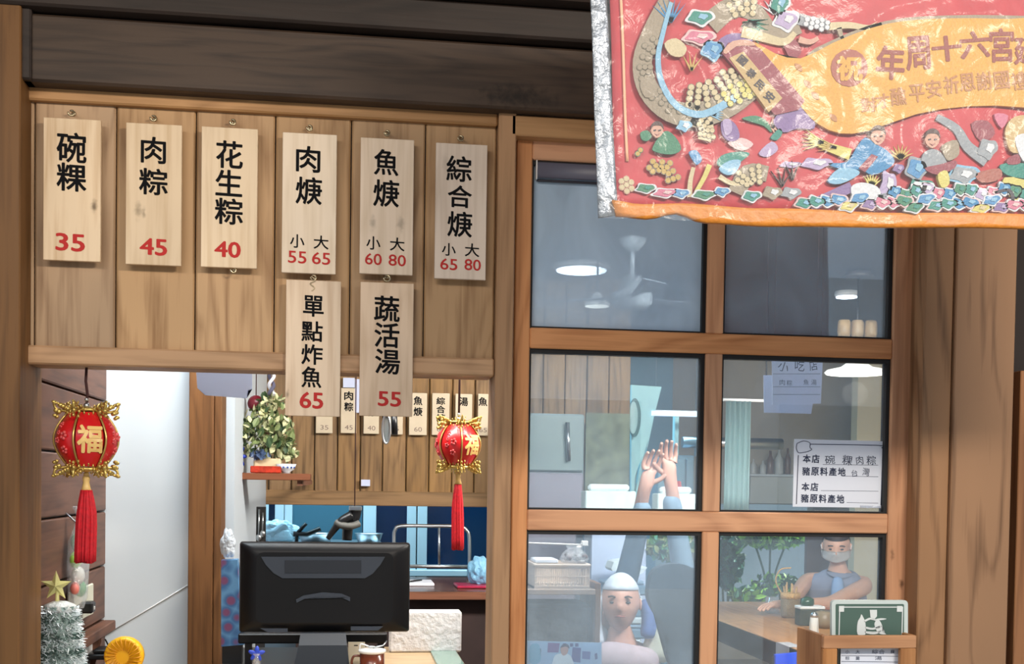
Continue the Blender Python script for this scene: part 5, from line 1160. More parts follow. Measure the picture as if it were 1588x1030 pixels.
def head(parent, c, look, sk, hair, hairname, mask=None, cap=None, r=.1):
    """head with face; c centre, look direction of the nose"""
    c = Vector(c); f = Vector(look).normalized(); up = Vector((0, 0, 1)); sd_ = f.cross(up).normalized(); up = sd_.cross(f).normalized()
    B = Matrix((sd_, f, up)).transposed()
    def T(x, y, z): return c+B@Vector((x*r, y*r, z*r))
    bm = bmesh.new(); bmesh.ops.create_uvsphere(bm, u_segments=32, v_segments=24, radius=1)
    for v in bm.verts:
        x, y, z = v.co; v.co = Vector((x*.76*(1-.22*max(0, -z-.1)), y*(.92), z*1.14))
        if z < -.2 and y > 0: v.co.y *= 1-.10*(-z); v.co.x *= 1-.14*(-z)
        if y > .6: # nose, brow, eye sockets, lips
            v.co.y += .22*math.exp(-((x/.13)**2+((z+.12)/.17)**2))+.05*math.exp(-((z-.22)/.08)**2)*(abs(x) < .5)
            for ex in (-.33, .33): v.co.y -= .10*math.exp(-(((x-ex)/.14)**2+((z-.05)/.10)**2))
            v.co.y += .06*math.exp(-((x/.22)**2+((z+.48)/.07)**2))
    for f_ in bm.faces: f_.smooth = True
    mtx = Matrix.Translation(c) @ (B.to_4x4()) @ Matrix.Scale(r, 4)
    mb = MB(); mb.merge(bm, mtx)
    for ex in (-1, 1):
        mb.ball(T(ex*.78, -.02, -.05), r*.17, .4, .8, 1.4, 10, 8)
    mb.build('head', sk, parent)
    for ex in (-.31, .31):
        MB().ball(T(ex, .80, .05), r*.085, 1.3, .6, .6, 10, 8).build('eye', mat('eye_dark', (34, 28, 26), .2), parent)
        MB().tube([T(ex-.15, .86, .25), T(ex, .92, .30), T(ex+.15, .86, .26)], r*.035, 6).build('eyebrow', hair, parent)
    if not mask: MB().tube([T(-.2, .86, -.50), T(0, .93, -.48), T(.2, .86, -.50)], r*.035, 6).build('mouth', mat('lip', (150, 84, 76), .5), parent)
    bm = bmesh.new(); bmesh.ops.create_uvsphere(bm, u_segments=28, v_segments=20, radius=1)
    kill = [v for v in bm.verts if v.co.z < .38+ (.0 if v.co.y > 0 else -.75*min(1, -v.co.y*1.6)) and not (v.co.y < -.3 and v.co.z > -.4)]
    bmesh.ops.delete(bm, geom=kill, context='VERTS')
    for v in bm.verts: x, y, z = v.co; v.co = Vector((x*.82, y*.98, z*1.20))
    for f_ in bm.faces: f_.smooth = True
    r_ = bmesh.ops.solidify(bm, geom=bm.faces[:], thickness=.04)
    mb = MB(); mb.merge(bm, mtx); mb.build(hairname, cap or hair, parent)
    if mask:
        bm = bmesh.new(); rows = []
        for j in range(7):
            z = -.02-.72*j/6; row = []
            for i in range(11):
                a = -1.25+2.5*i/10; b_ = 1.04+.16*math.exp(-(a/.35)**2)*math.exp(-((j-1.5)/2.2)**2)
                zz = z*(1-.18*abs(a)) - .06*abs(a)*(j < 2)
                row.append(bm.verts.new((math.sin(a)*.84, math.cos(a)*.92*b_*(1-.10*(j/6)), zz)))
            rows.append(row)
        for A, D in zip(rows, rows[1:]):
            for i in range(10): q = bm.faces.new((A[i], A[i+1], D[i+1], D[i])); q.smooth = True
        bmesh.ops.solidify(bm, geom=bm.faces[:], thickness=.03)
        mb = MB(); mb.merge(bm, mtx); mk = mb.build('face_mask', mask, parent)
        for ex in (-1, 1): MB().tube([T(ex*.78, .25, -.12), T(ex*.86, .02, .08), T(ex*.84, -.1, -.1), T(ex*.78, .2, -.5)], r*.02, 5).build('ear_loop', mask, parent)
    return T
m_skin = mat('skin_tone', (206, 160, 136), .5, var=.04, nscale=30); m_skin2 = mat('skin_tone_warm', (186, 140, 122), .5)
m_hair = mat('dark_hair', (52, 40, 36), .6, var=.2, nscale=120); m_mask = mat('mask_white', (226, 230, 232), .7)

# masked diner at the table
ZT = .74
pA = WZ(1117, 957, ZT); pB = WZ(1238, 1008, ZT)
hy = 3.75; hc = W(1297, 847, hy); sh_r = W(1342, 900, hy-.02); sh_l = W(1268, 905, hy+.10)
ps = thing('person', 'person in a white face mask and grey blue sleeveless top leaning over the dining table', 'person', (hc.x+.08, hy+.15, 0))
hr_ = W(1190, 941, 3.3); hl_ = W(1235, 938, 3.35)
hr_.z = ZT+.055; hl_.z = ZT+.055
pel = Vector((hc.x+.13, hy+.28, .52)); J = []; E = []
def jn(p, r, par=None, r2=None):
    J.append((p[0], p[1], p[2], r) if r2 is None else (p[0], p[1], p[2], r, r2))
    if par is not None: E.append((par, len(J)-1))
    return len(J)-1
j0 = jn(pel, .085); j1 = jn(pel+Vector((-.02, -.06, .18)), .08, j0); j2 = jn((hc.x+.06, hy+.09, hc.z-.26), .085, j1); j3 = jn((hc.x+.03, hy+.03, hc.z-.15), .055, j2); jn((hc.x+.01, hy+.01, hc.z-.06), .05, j3)
SR = Vector((hc.x+.22, hy+.02, hc.z-.23)); SL = Vector((hc.x-.12, hy+.14, hc.z-.21))
a1 = jn(SR, .058, j2); ER = (SR+hr_)/2+Vector((.05, -.02, -.05)); a2 = jn(ER, .042, a1); WR = hr_+Vector((.09, .05, .0)); a3 = jn(WR, .027, a2)
b1 = jn(SL, .055, j2); EL = (SL+hl_)/2+Vector((-.05, .02, -.06)); b2 = jn(EL, .040, b1); WL = hl_+Vector((.02, .10, .01)); b3 = jn(WL, .027, b2)
hand(J, E, a3, WR, (hr_-WR).normalized(), (0, 0, -1), 1, .25); hand(J, E, b3, WL, (-.3, -1, -.05), (0, 0, -1), -1, .25)
for sx_ in (-1, 1):
    k0 = jn(pel+Vector((sx_*.10, 0, -.03)), .09, j0); k1 = jn(pel+Vector((sx_*.12-.05, -.42, -.03)), .065, k0); k2 = jn(pel+Vector((sx_*.12-.05, -.44, -.44)), .045, k1); jn(pel+Vector((sx_*.12-.07, -.58, -.48)), .035, k2)
skin_mesh('body', J, E, m_skin, ps)
T = head(ps, hc, (-.42, -1, -.28), m_skin, m_hair, 'hair', mask=m_mask, r=.104)
m_top = mat('grey_blue_cloth', (120, 128, 150), .8, var=.1, nscale=12); m_top2 = mat('pale_blue_cloth', (120, 150, 190), .8)
skin_mesh('sleeveless_top', [(pel.x, pel.y, pel.z-.02, .17), (pel.x-.02, pel.y-.06, pel.z+.18, .16), (hc.x+.06, hy+.05, hc.z-.27, .175), (SR.x-.03, SR.y, SR.z+.0, .088), (SL.x+.03, SL.y-.01, SL.z+.0, .086), (hc.x+.035, hy+.04, hc.z-.185, .085)], [(0, 1), (1, 2), (2, 3), (2, 4), (2, 5)], m_top, ps)
skin_mesh('scarf', [(hc.x-.02, hy-.08, hc.z-.17, .035), (hc.x-.03, hy-.10, hc.z-.30, .045), (hc.x-.03, hy-.09, hc.z-.46, .05)], [(0, 1), (1, 2)], m_top2, ps, 1)
skin_mesh('trousers', [(pel.x, pel.y, pel.z-.03, .15)]+[(pel.x+a, pel.y+b, pel.z+c_, r) for (a, b, c_, r) in ((-.12, 0, -.04, .105), (-.17, -.42, -.03, .085), (-.17, -.44, -.40, .065), (.12, 0, -.04, .105), (.07, -.42, -.03, .085), (.07, -.44, -.40, .065))], [(0, 1), (1, 2), (2, 3), (0, 4), (4, 5), (5, 6)], mat('dark_cloth', (52, 54, 66), .8), ps)
def stool(nm, lab, x, y, h, m, r=.17):
    t_ = thing(nm, lab, 'stool', (x, y, 0)); MB().lathe([(r*.95, 0), (r, .008), (r, .03), (r*.95, .038)], (x, y, h-.038), 20).build('seat', m, t_)
    for a in range(4):
        q = a*PI/2+.4; MB().tube([(x+r*.7*math.cos(q), y+r*.7*math.sin(q), h-.038), (x+r*.95*math.cos(q), y+r*.95*math.sin(q), 0)], .012, 6).build('leg', m, t_)
stool('stool', 'round stool under the person in the face mask', pel.x, pel.y+.02, .375, w_table)

# street reflection of a person with raised arms, rebuilt as a figure inside
hy2 = 1.5; hc2 = W(962, 935, hy2)
p2 = thing('person', 'reflected person with raised arms and wrapped head, rebuilt behind the lower left pane', 'person', (hc2.x+.02, hy2+.05, 0))
J = []; E = []; pel = Vector((hc2.x+.03, hy2+.08, hc2.z-.62)); WP = W(1000, 725, hy2-.05); WQ = W(1040, 712, hy2-.05)
j0 = jn(pel, .085); j1 = jn(pel+Vector((0, 0, .2)), .08, j0); j2 = jn((hc2.x+.02, hy2+.05, hc2.z-.26), .08, j1); j3 = jn((hc2.x+.005, hy2+.03, hc2.z-.14), .052, j2); jn((hc2.x, hy2+.01, hc2.z-.06), .05, j3)
SR = Vector((hc2.x+.16, hy2+.04, hc2.z-.20)); SL = Vector((hc2.x-.13, hy2+.06, hc2.z-.20))
a1 = jn(SR, .05, j2); a2 = jn(Vector((SR.x+.10, SR.y-.06, SR.z+.24)), .04, a1); a3 = jn((WQ.x, WQ.y, WQ.z-.08), .026, a2)
b1 = jn(SL, .05, j2); b2 = jn(Vector((hc2.x+.06, hy2+.17, hc2.z+.06)), .04, b1); b3 = jn((WP.x, WP.y, WP.z-.08), .026, b2)
hand(J, E, a3, (WQ.x, WQ.y, WQ.z-.08), (-.1, 0, 1), (0, -1, 0), 1, .3); hand(J, E, b3, (WP.x, WP.y, WP.z-.08), (.25, 0, 1), (0, -1, 0), -1, .3)
for sx_ in (-1, 1):
    k0 = jn(pel+Vector((sx_*.10, 0, -.01)), .09, j0); k1 = jn(pel+Vector((sx_*.14, -.30, -.02)), .06, k0); k2 = jn((pel.x+sx_*.14, pel.y-.24, .10), .042, k1); jn((pel.x+sx_*.14, pel.y-.34, .04), .035, k2)
skin_mesh('body', J, E, m_skin2, p2)
m_wrap = mat('pale_wrap', (196, 206, 220), .7, var=.12, nscale=25, bump=.5)
head(p2, hc2, (-.25, -1, .05), m_skin2, m_hair, 'head_cloth', cap=m_wrap, r=.098)
m_mauve = mat('mauve_cloth', (166, 150, 158), .8, var=.1, nscale=20)
skin_mesh('shirt', [(pel.x, pel.y, pel.z, .165), (pel.x, pel.y, pel.z+.2, .15), (hc2.x+.02, hy2+.05, hc2.z-.27, .15), (SR.x, SR.y, SR.z, .068), (SL.x, SL.y, SL.z, .068)], [(0, 1), (1, 2), (2, 3), (2, 4)], m_mauve, p2)
skin_mesh('sleeve', [(SR.x-.01, SR.y-.01, SR.z-.03, .075), ((SR.x*2+a2*0)/2+.02, SR.y-.05, SR.z+.10, .062), (SR.x+.05, SR.y-.04, SR.z+.13, .056)], [(0, 1), (1, 2)], mat('cream_sleeve', (206, 212, 196), .8, var=.1, nscale=30), p2)
m_gs = mat('blue_grey_sleeve', (112, 138, 160), .8, var=.08, nscale=20)
skin_mesh('long_sleeve', [(SR.x+.05, SR.y-.04, SR.z+.13, .052), (SR.x+.10, SR.y-.06, SR.z+.24, .052), (WQ.x, WQ.y, WQ.z-.13, .038)], [(0, 1), (1, 2)], m_gs, p2)
skin_mesh('long_sleeve', [(SL.x+.08, SL.y+.05, SL.z+.14, .052), (hc2.x+.06, hy2+.17, hc2.z+.06, .052), (WP.x, WP.y, WP.z-.13, .038)], [(0, 1), (1, 2)], m_gs, p2)
skin_mesh('sleeve', [(SL.x, SL.y-.02, SL.z-.02, .07), (SL.x+.07, SL.y+.04, SL.z+.11, .058)], [(0, 1)], m_wrap, p2)
skin_mesh('neck_scarf', [(hc2.x+.10, hy2-.0, hc2.z+.02, .030), (hc2.x+.115, hy2-.02, hc2.z-.06, .034), (hc2.x+.10, hy2-.03, hc2.z-.14, .032)], [(0, 1), (1, 2)], mat('blue_scarf', (70, 96, 156), .7, var=.15, nscale=40), p2, 1)
skin_mesh('trousers', [(pel.x, pel.y, pel.z-.0, .15), (pel.x-.11, pel.y, pel.z-.0, .10), (pel.x-.14, pel.y-.30, pel.z-.02, .08), (pel.x-.14, pel.y-.24, .16, .06), (pel.x+.11, pel.y, pel.z, .10), (pel.x+.14, pel.y-.30, pel.z-.02, .08), (pel.x+.14, pel.y-.24, .16, .06)], [(0, 1), (1, 2), (2, 3), (0, 4), (4, 5), (5, 6)], mat('dark_cloth', (52, 54, 66)), p2)
skin_mesh('shoulder_wrap', [(SL.x-.01, SL.y-.03, SL.z-.04, .075), (hc2.x-.05, hy2-.04, hc2.z-.20, .07), (hc2.x+.05, hy2-.06, hc2.z-.22, .065), (SR.x-.01, SR.y-.05, SR.z-.03, .06)], [(0, 1), (1, 2), (2, 3)], m_mauve, p2)
skin_mesh('head_cloth_tail', [(hc2.x-.09, hy2+.0, hc2.z+.04, .026), (hc2.x-.10, hy2-.0, hc2.z-.08, .03), (hc2.x-.09, hy2-.02, hc2.z-.17, .035)], [(0, 1), (1, 2)], m_wrap, p2, 1)
stool('stool', 'round dark stool under the person with raised arms', pel.x, pel.y+.03, pel.z-.13, m_black)


# ------------------------------------------------------------------ dining table by the garden window
tb_ = thing('dining_table', 'wooden dining table with a dark metal edge seen through the lower right pane', 'table', ((pA.x+XR)/2, 3.0, 0))
tx0 = min(pA.x, pB.x); tx1 = 3.35; ty0 = pB.y; ty1 = 4.05
for k in range(3):
    a = tx0+(tx1-tx0)*k/3; b_ = tx0+(tx1-tx0)*(k+1)/3; MB().box(a+.001, b_-.001, ty0, ty1, ZT-.03, ZT, .003).build('plank', w_table, tb_)
MB().box(tx0-.012, tx0-.0005, ty0-.012, ty1, ZT-.11, ZT-.004, .003).box(tx0-.012, tx1, ty0-.012, ty0-.0005, ZT-.11, ZT-.004, .003).build('metal_edge', mat('matt_black', (12, 12, 14), .7, spec=.2), tb_)
for x in (tx0+.02, tx1-.06):
    for y in (ty0+.03, ty1-.07): MB().box(x, x+.04, y, y+.04, 0, ZT-.031).build('leg', m_black, tb_)
m_wick = mat('wicker', (196, 156, 100), .7, var=.3, nscale=160, bump=.8)
def onT(px, py): q = WZ(px, py, ZT); return q
q = onT(1225, 958); cb_ = thing('condiment_basket', 'light wicker basket with a hooped handle on the dining table', 'basket', (q.x, q.y, ZT+.0005)); r = .05
MB().lathe([(r*.9, 0), (r, .02), (r*1.05, .13), (r*.95, .13), (r*.85, .012), (0, .012)], (q.x, q.y, ZT+.0005), 20).build('body', mat('dark_wicker', (120, 100, 70), .7, var=.3, nscale=160, bump=.8), cb_)
MB().lathe([(r*1.08, 0), (r*1.08, .03), (r*.98, .03)], (q.x, q.y, ZT+.105), 20).build('rim', m_wick, cb_)
MB().tube(smooth_open([(q.x-.05, q.y, ZT+.13), (q.x-.085, q.y, ZT+.20), (q.x-.06, q.y, ZT+.26), (q.x, q.y, ZT+.27)]), .004, 6).build('handle', m_wick, cb_)
for k in range(7): a = k*.9; MB().tube([(q.x+.02*math.cos(a), q.y+.02*math.sin(a), ZT+.02), (q.x+.036*math.cos(a), q.y+.036*math.sin(a), ZT+.17+.01*(k % 3))], .0045, 5).build('chopstick', m_wick, cb_)
q2 = onT(1205, 951); gl2 = thing('glass_jar', 'clear glass jar left of the wicker basket', 'jar', (q2.x-.03, q2.y, ZT+.0005)); MB().lathe([(.035, 0), (.038, .01), (.038, .09), (.034, .09), (.034, .01), (0, .008)], (q2.x-.03, q2.y, ZT+.0005), 18).build('jar', film('jar_glass', refl=.2, bump=0, alpha_d=.12), gl2)
q3 = onT(1255, 970); bx3 = thing('napkin_box', 'dark green box with a white top on the dining table', 'box', (q3.x, q3.y, ZT+.0005)); MB().box(q3.x-.06, q3.x+.07, q3.y-.03, q3.y+.05, ZT+.0005, ZT+.085, .004).build('box', mat('moss_green', (58, 64, 52), .5, var=.3, nscale=60), bx3); MB().box(q3.x-.062, q3.x+.072, q3.y-.032, q3.y+.052, ZT+.0855, ZT+.10, .003).build('lid', m_white, bx3)
cp = thing('green_cap_jar', 'round dark green lidded pot standing on the napkin box', 'jar', (q3.x-.01, q3.y+.01, ZT+.1005)); MB().lathe([(.032, 0), (.036, .01), (.034, .035), (.012, .045), (0, .047)], (q3.x-.01, q3.y+.01, ZT+.1005), 18).build('pot', mat('bottle_green', (26, 66, 40), .2), cp)
q4 = onT(1262, 985); st_ = thing('salt_shaker', 'white shaker with a steel top in front of the napkin box', 'shaker', (q4.x, q4.y, ZT+.0005)); MB().lathe([(.022, 0), (.024, .01), (.020, .08), (.018, .085)], (q4.x, q4.y, ZT+.0005), 16).build('body', mat('frosted_white', (206, 206, 200), .3), st_); MB().lathe([(.02, 0), (.018, .015), (.008, .024), (0, .025)], (q4.x, q4.y, ZT+.086), 16).build('top', m_steel, st_)
q5 = onT(1280, 975); kr = thing('sauce_bowl', 'brown sauce pot behind the white shaker', 'pot', (q5.x, q5.y+.02, ZT+.0005)); MB().lathe([(.04, 0), (.05, .03), (.045, .08), (.03, .085), (0, .085)], (q5.x, q5.y+.02, ZT+.0005), 18).build('pot', mat('olive_brown', (124, 104, 72), .4), kr)
tp = thing('white_tape', 'strip of white paper taped over the table edge', 'tape', (tx0-.006, ty0+.33, ZT)); yt = WX(1218, 995, tx0).y
MB().box(tx0-.0145, tx0-.0125, yt-.08, yt+.08, ZT-.07, ZT+.002).box(tx0-.0145, tx0+.05, yt-.08, yt+.08, ZT+.0005, ZT+.002).build('strip', mat('tape_grey', (190, 190, 196), .6), tp)
y_ = 1.75; x_ = W(1222, 1020, y_).x; zc9 = W(1222, 1012, y_).z
bc_ = thing('blue_chair', 'bright blue folding chair in front of the dining table', 'chair', (x_, y_, 0))
MB().box(x_-.12, x_+.12, y_-.0, y_+.22, .40, .43, .01).build('seat', mat('chair_blue', (26, 80, 226), .35), bc_)
MB().prism([(x_-.05, y_, .55), (x_+.05, y_, .55), (x_+.055, y_, zc9), (x_-.055, y_, zc9-.01)], (0, .02, 0)).build('backrest', mat('chair_blue', (26, 80, 226)), bc_)
for a in (-.1, .1):
    MB().tube([(x_+a*.4, y_+.025, .43), (x_+a*.5, y_+.025, zc9-.02)], .01, 6).build('post', m_black, bc_); MB().tube([(x_+a, y_+.02, 0), (x_+a, y_+.02, .40)], .012, 6).build('leg', m_black, bc_); MB().tube([(x_+a, y_+.20, .0), (x_+a, y_+.20, .40)], .012, 6).build('leg', m_black, bc_)
# garden beyond
gd_ = 7.4
struct(MB().box(1.0, 7.0, 6.75, 11, -.05, .0).build('floor_garden', mat('garden_paving', (190, 196, 200), .8, var=.1, nscale=3)), 'pale paving of the garden', 'floor')
struct(MB().box(.5, 8.0, 10.5, 10.6, 0, 1.5).build('wall_garden', mat('garden_render', (176, 184, 190), .8)), 'pale garden wall behind the plants', 'wall')
m_lg = mat('leaf_bright', (160, 216, 70), .5, var=.3, nscale=4); m_lm = mat('leaf_mid', (66, 128, 58), .5); m_ld = mat('leaf_deep', (36, 84, 50), .5); m_lt = mat('leaf_teal', (60, 130, 110), .5)
def plant(nm, lab, px, py, d, rx, ry, n, size, mats, seed, cat='plant'):
    c = W(px, py, d); t_ = thing(nm, lab, cat, (c.x, d, 0)); leaf_cluster('foliage', mats, c, (S(rx, d), .25, S(ry, d)), n, size, t_, seed)
    for k in range(3): MB().tube(smooth_open([(c.x+.03*k, d, .0), (c.x+.05*(k-1), d, c.z*.5), (c.x+S(rx*.5, d)*(k-1), d, c.z)]), .012, 5).build('stem', m_ld, t_)
plant('garden_hedge', 'bright green hedge at the top of the garden window', 1195, 832, 9.4, 62, 17, 900, .12, [m_lg, m_lg, m_lm], 21, 'hedge')
plant('garden_shrub', 'teal green shrub at the left side of the garden window', 1130, 870, 8.2, 18, 46, 330, .12, [m_lt, m_lm, m_ld], 22, 'shrub')
plant('garden_bush', 'mid green bush below the hedge with thin branches', 1210, 905, 8.0, 48, 16, 190, .09, [m_lm, m_ld, m_lg], 23, 'bush')
plant('garden_fern', 'low fresh green plant just outside the window at left', 1165, 925, 7.2, 36, 12, 230, .10, [m_lm, m_lt, m_lg], 24, 'plant')
wf2 = shell('window_3', ((gx0+gx1)/2, fy, gz0), 'garden window frame in the far wall', 'window')
MB().box(gx0, gx1, fy-.03, fy+.02, gz0-.05, gz0, .004).build('sill', mat('frame_grey', (140, 130, 130), .5), wf2)
MB().box(gx0, gx1, fy+.04, fy+.045, gz0, gz1).build('pane', glass('garden_glass', (.93, .97, .95), .05, (.0, .05)), wf2)

# ------------------------------------------------------------------ middle panes: kitchen side
kd = 2.6
fr = thing('fridge', 'tall grey green refrigerator behind the left panes', 'fridge', (W(862, 800, kd).x, kd+.2, 0)); X0, X1, Z0, Z1 = rect(800, 641, 906, 900, kd)
MB().box(X0, X1, kd+.02, kd+.35, 0, Z1, .01).build('body', mat('grey_green', (126, 142, 142), .4), fr); zs2 = W(860, 732, kd).z
MB().box(X0+.005, X1-.005, kd, kd+.019, zs2+.004, Z1-.004, .006).build('door', mat('grey_green', (126, 142, 142)), fr); MB().box(X0+.005, X1-.005, kd, kd+.019, .06, zs2-.004, .006).build('door', mat('mauve_grey', (136, 130, 142), .4), fr)
MB().tube([W(880, 655, kd-.02), W(882, 715, kd-.02)], .01, 8).build('handle', m_steel, fr)
gb = thing('notice_board', 'mottled olive green board right of the refrigerator', 'board', (W(940, 740, 2.8).x, 2.8, 0)); pbox('board', mat('mottled_olive', (112, 118, 96), .7, var=.35, nscale=14), gb, (908, 641, 976, 764), 2.8, .02)
MB().box(W(912, 700, 2.8).x, W(972, 700, 2.8).x, 2.8, 2.82, 0, W(940, 765, 2.8).z).build('stand', m_steel, gb)
cyan = mat('cyan_wall_paint', (168, 220, 224), .5)
pn_ = struct(flat('trim_cyan_panel', cyan, [(979, 597), (1026, 600), (1003, 690), (984, 740), (984, 800), (979, 800)], 3.3, .03, None), 'bright cyan lit wall strip seen through the middle left pane', 'panel')
om = thing('wall_clock', 'oval grey green clock on the cyan wall strip', 'clock', W(986, 648, 3.2)); c = W(984, 648, 3.24)
MB().ball(c, S(13, 3.2), .8, .15, 2.4, 20, 14).build('rim', mat('rim_green', (84, 124, 124), .4), om); MB().ball((c.x-.01, c.y-.012, c.z), S(10, 3.2), .75, .15, 2.6, 20, 14).build('face', mat('clock_face', (170, 206, 206), .4), om)
MB().box(c.x-.01, c.x+.01, c.y, 3.3, c.z-.01, c.z+.01).build('bracket', m_steel, om)
kc = thing('kitchen_cabinet', 'blue grey steel cabinet unit behind the middle left pane', 'cabinet', (W(1050, 800, 3.5).x, 3.6, 0)); X0, X1, Z0, Z1 = rect(1018, 706, 1076, 800, 3.5)
MB().box(X0, X1, 3.5, 3.9, 0, Z1, .006).build('body', mat('blue_grey_steel', (110, 142, 158), .35, metal=.3), kc)
for a, b_ in ((1020, 1044), (1046, 1062), (1064, 1075)): xa_, xb_, _, _ = rect(a, 715, b_, 795, 3.48); MB().box(xa_, xb_, 3.48, 3.498, Z0+.0, Z1-.02, .003).build('door', mat('blue_grey_steel', (110, 142, 158)), kc)
MB().box(W(1046, 700, 3.6).x, W(1052, 700, 3.6).x, 3.6, 3.65, Z1, W(1048, 640, 3.6).z).build('post', cyan, kc)
dc = thing('exhaust_duct', 'round steel duct above the cabinet at the right of the pane', 'duct', W(1075, 692, 3.7)); MB().lathe([(S(9, 3.7), 0), (S(9, 3.7), .6)], (W(1058, 686, 3.7).x, 3.7, W(1058, 686, 3.7).z), 16, 'X').build('duct', m_steel, dc)
MB().box(W(1078, 700, 3.7).x, W(1084, 700, 3.7).x, 3.68, 3.72, Z1+.0005, W(1080, 692, 3.7).z).build('bracket', m_steel, dc)
tl = thing('tube_lamp', 'lit fluorescent tube in the kitchen behind the middle left pane', 'lamp', W(1045, 641, 3.3)); a = W(1010, 641, 3.3); b_ = W(1090, 643, 3.3)
MB().tube([a, b_], .014, 10).build('tube', mat('tube_glow', (220, 236, 255), .5, emit=(206, 228, 255), es=2.2), tl); MB().box(a.x, b_.x, 3.315, 3.34, a.z-.012, a.z+.02, .003).build('fitting', m_white, tl)
for x in (a.x+.03, b_.x-.03): MB().tube([(x, 3.33, a.z+.02), (x, 3.33, 2.5)], .003, 5).build('hanger', mat('hanger_grey', (90, 104, 112), .5), tl)
# white boxes and red bottle on a side table
sdt = 2.05; zsd = W(980, 792, sdt).z
tbl = thing('side_table', 'narrow table behind the middle panes carrying white boxes', 'table', (W(1050, 800, sdt).x, sdt+.15, 0)); X0 = W(800, 795, sdt).x; X1 = W(1180, 795, sdt).x
X0 = W(905, 795, sdt).x; X1 = W(1085, 795, sdt).x
MB().box(X0, X1, sdt-.02, sdt+.26, zsd-.025, zsd, .003).build('top', m_steel, tbl)
for x in (X0+.01, X1-.04):
    for y in (sdt, sdt+.2): MB().box(x, x+.03, y, y+.03, 0, zsd-.026).build('leg', m_steel, tbl)
for i, (x0, x1, yt_, lab) in enumerate(((908, 986, 762, 'white open tissue carton behind the lower left of the middle left pane'), (1020, 1083, 766, 'white tissue carton at the lower right of the middle left pane'))):
    t_ = thing('tissue_carton', lab, 'box', (W((x0+x1)/2, 790, sdt).x, sdt+.1, zsd+.0005), 'white cartons on the side table'); a_, b2_, _, z1_ = rect(x0, yt_, x1, 792, sdt); MB().box(a_, b2_, sdt, sdt+.1, zsd+.0005, z1_, .004).build('carton', mat('cool_card', (210, 226, 224), .6), t_)
    MB().box(a_+.02, b2_-.02, sdt+.03, sdt+.07, z1_+.0005, z1_+.03, .01).build('tissue', mat('tissue', (226, 236, 236), .8, bump=.6, nscale=60), t_)
rbt = thing('red_bottle', 'red sauce bottle behind the right white carton', 'bottle', (W(1052, 780, sdt+.17).x, sdt+.17, zsd+.0005)); MB().lathe([(.028, 0), (.03, .01), (.03, .08), (.012, .11), (.010, .13), (0, .132)], (W(1052, 780, sdt+.17).x, sdt+.17, zsd+.0005), 16).build('bottle', mat('chilli_red', (176, 60, 64), .3), rbt)

# ------------------------------------------------------------------ middle right pane
cu = thing('cyan_curtain', 'tall pale cyan curtain at the left of the middle right pane', 'curtain', (W(1142, 800, 2.9).x, 2.9, 0)); bm = bmesh.new(); rows = []
xa_, xb_ = W(1124, 700, 2.9).x, W(1163, 700, 2.9).x; zt_ = W(1140, 622, 2.9).z
zb9 = W(1140, 797, 2.9).z
for z in (zb9, zb9+.1, zb9+.2, zt_): rows.append([bm.verts.new((xa_+(xb_-xa_)*i/24, 2.9+.012*math.sin(i*1.3), z)) for i in range(25)])
fs_ = [bm.faces.new((A[i], A[i+1], B[i+1], B[i])) for A, B in zip(rows, rows[1:]) for i in range(24)]
for f in fs_: f.smooth = True
bmesh.ops.solidify(bm, geom=bm.faces[:], thickness=.004); mb = MB(); mb.merge(bm); mb.build('cloth', mat('curtain_cyan', (176, 208, 208), .7), cu); MB().tube([(xa_-.03, 2.9, zt_+.005), (xb_+.1, 2.9, zt_+.005)], .008, 8).build('rod', m_white, cu)
MB().tube([(xb_+.08, 2.9, 2.5), (xb_+.08, 2.9, zt_+.005)], .003, 8).build('hanger', m_black, cu)
for i, (pts, d, lab) in enumerate((([(1197, 556), (1276, 556), (1273, 626), (1198, 627)], .30, 'larger hand lettered white paper hanging at the top of the middle right pane'), ([(1184, 582), (1268, 582), (1258, 642), (1185, 640)], .36, 'second white paper hanging partly behind the larger one'))):
    t_ = thing('hanging_paper', lab, 'paper', W(1230, pts[2][1], d), 'papers hanging inside the window'); flat('sheet', (_m.get('thin_paper') or paper('thin_paper', (214, 226, 246))), pts, d, .002, t_)
    if i == 0: lettering('handwriting', [('小',1215,569,18,16,-.3), ('吃',1240,567,16,18,0), ('店',1261,567,14,16,.2), ('肉',1213,593,9,9), ('粽',1224,594,9,9), ('魚',1250,593,9,9), ('湯',1262,593,9,9)], d, m_print, t_, bold=.0)
    if i == 0:
        for y in (580, 600, 612): MB().tube([W(1199, y, d-.001), W(1272, y, d-.001)], .0006, 4).build('ruled_line', m_print, t_)
    a = W(pts[0][0]+3, pts[0][1]+2, d+.001); b2_ = W(pts[1][0]-3, pts[1][1]+2, d+.001); MB().tube([a, (a.x, d+.001, 2.5)], .0008, 4).build('string', m_cord, t_); MB().tube([b2_, (b2_.x, d+.001, 2.5)], .0008, 4).build('string', m_cord, t_)
def pendant(nm, lab, px, py, d, rpx, m_sh, es, stem=True):
    c = W(px, py, d); R_ = S(rpx, d); t_ = thing(nm, lab, 'lamp', (c.x, c.y, c.z))
    MB().lathe([(R_*.96, -.006), (R_, .0), (R_*.92, .012), (R_*.5, .026), (R_*.28, .05), (R_*.2, .056), (0, .058)], c, 32).build('shade', m_sh, t_)
    MB().lathe([(0, -.002), (R_*.94, -.002), (R_*.9, .004), (0, .004)], (c.x, c.y, c.z-.006), 32).build('diffuser', mat('lamp_glow', (255, 248, 232), .5, emit=(255, 246, 228), es=es), t_)
    if stem: MB().tube([(c.x, c.y, c.z+.055), (c.x, c.y, 2.5)], .005, 6).build('cable', m_black, t_)
    return t_, c
m_shade = mat('glow_shade', (250, 248, 240), .4, emit=(255, 250, 240), es=1.0)
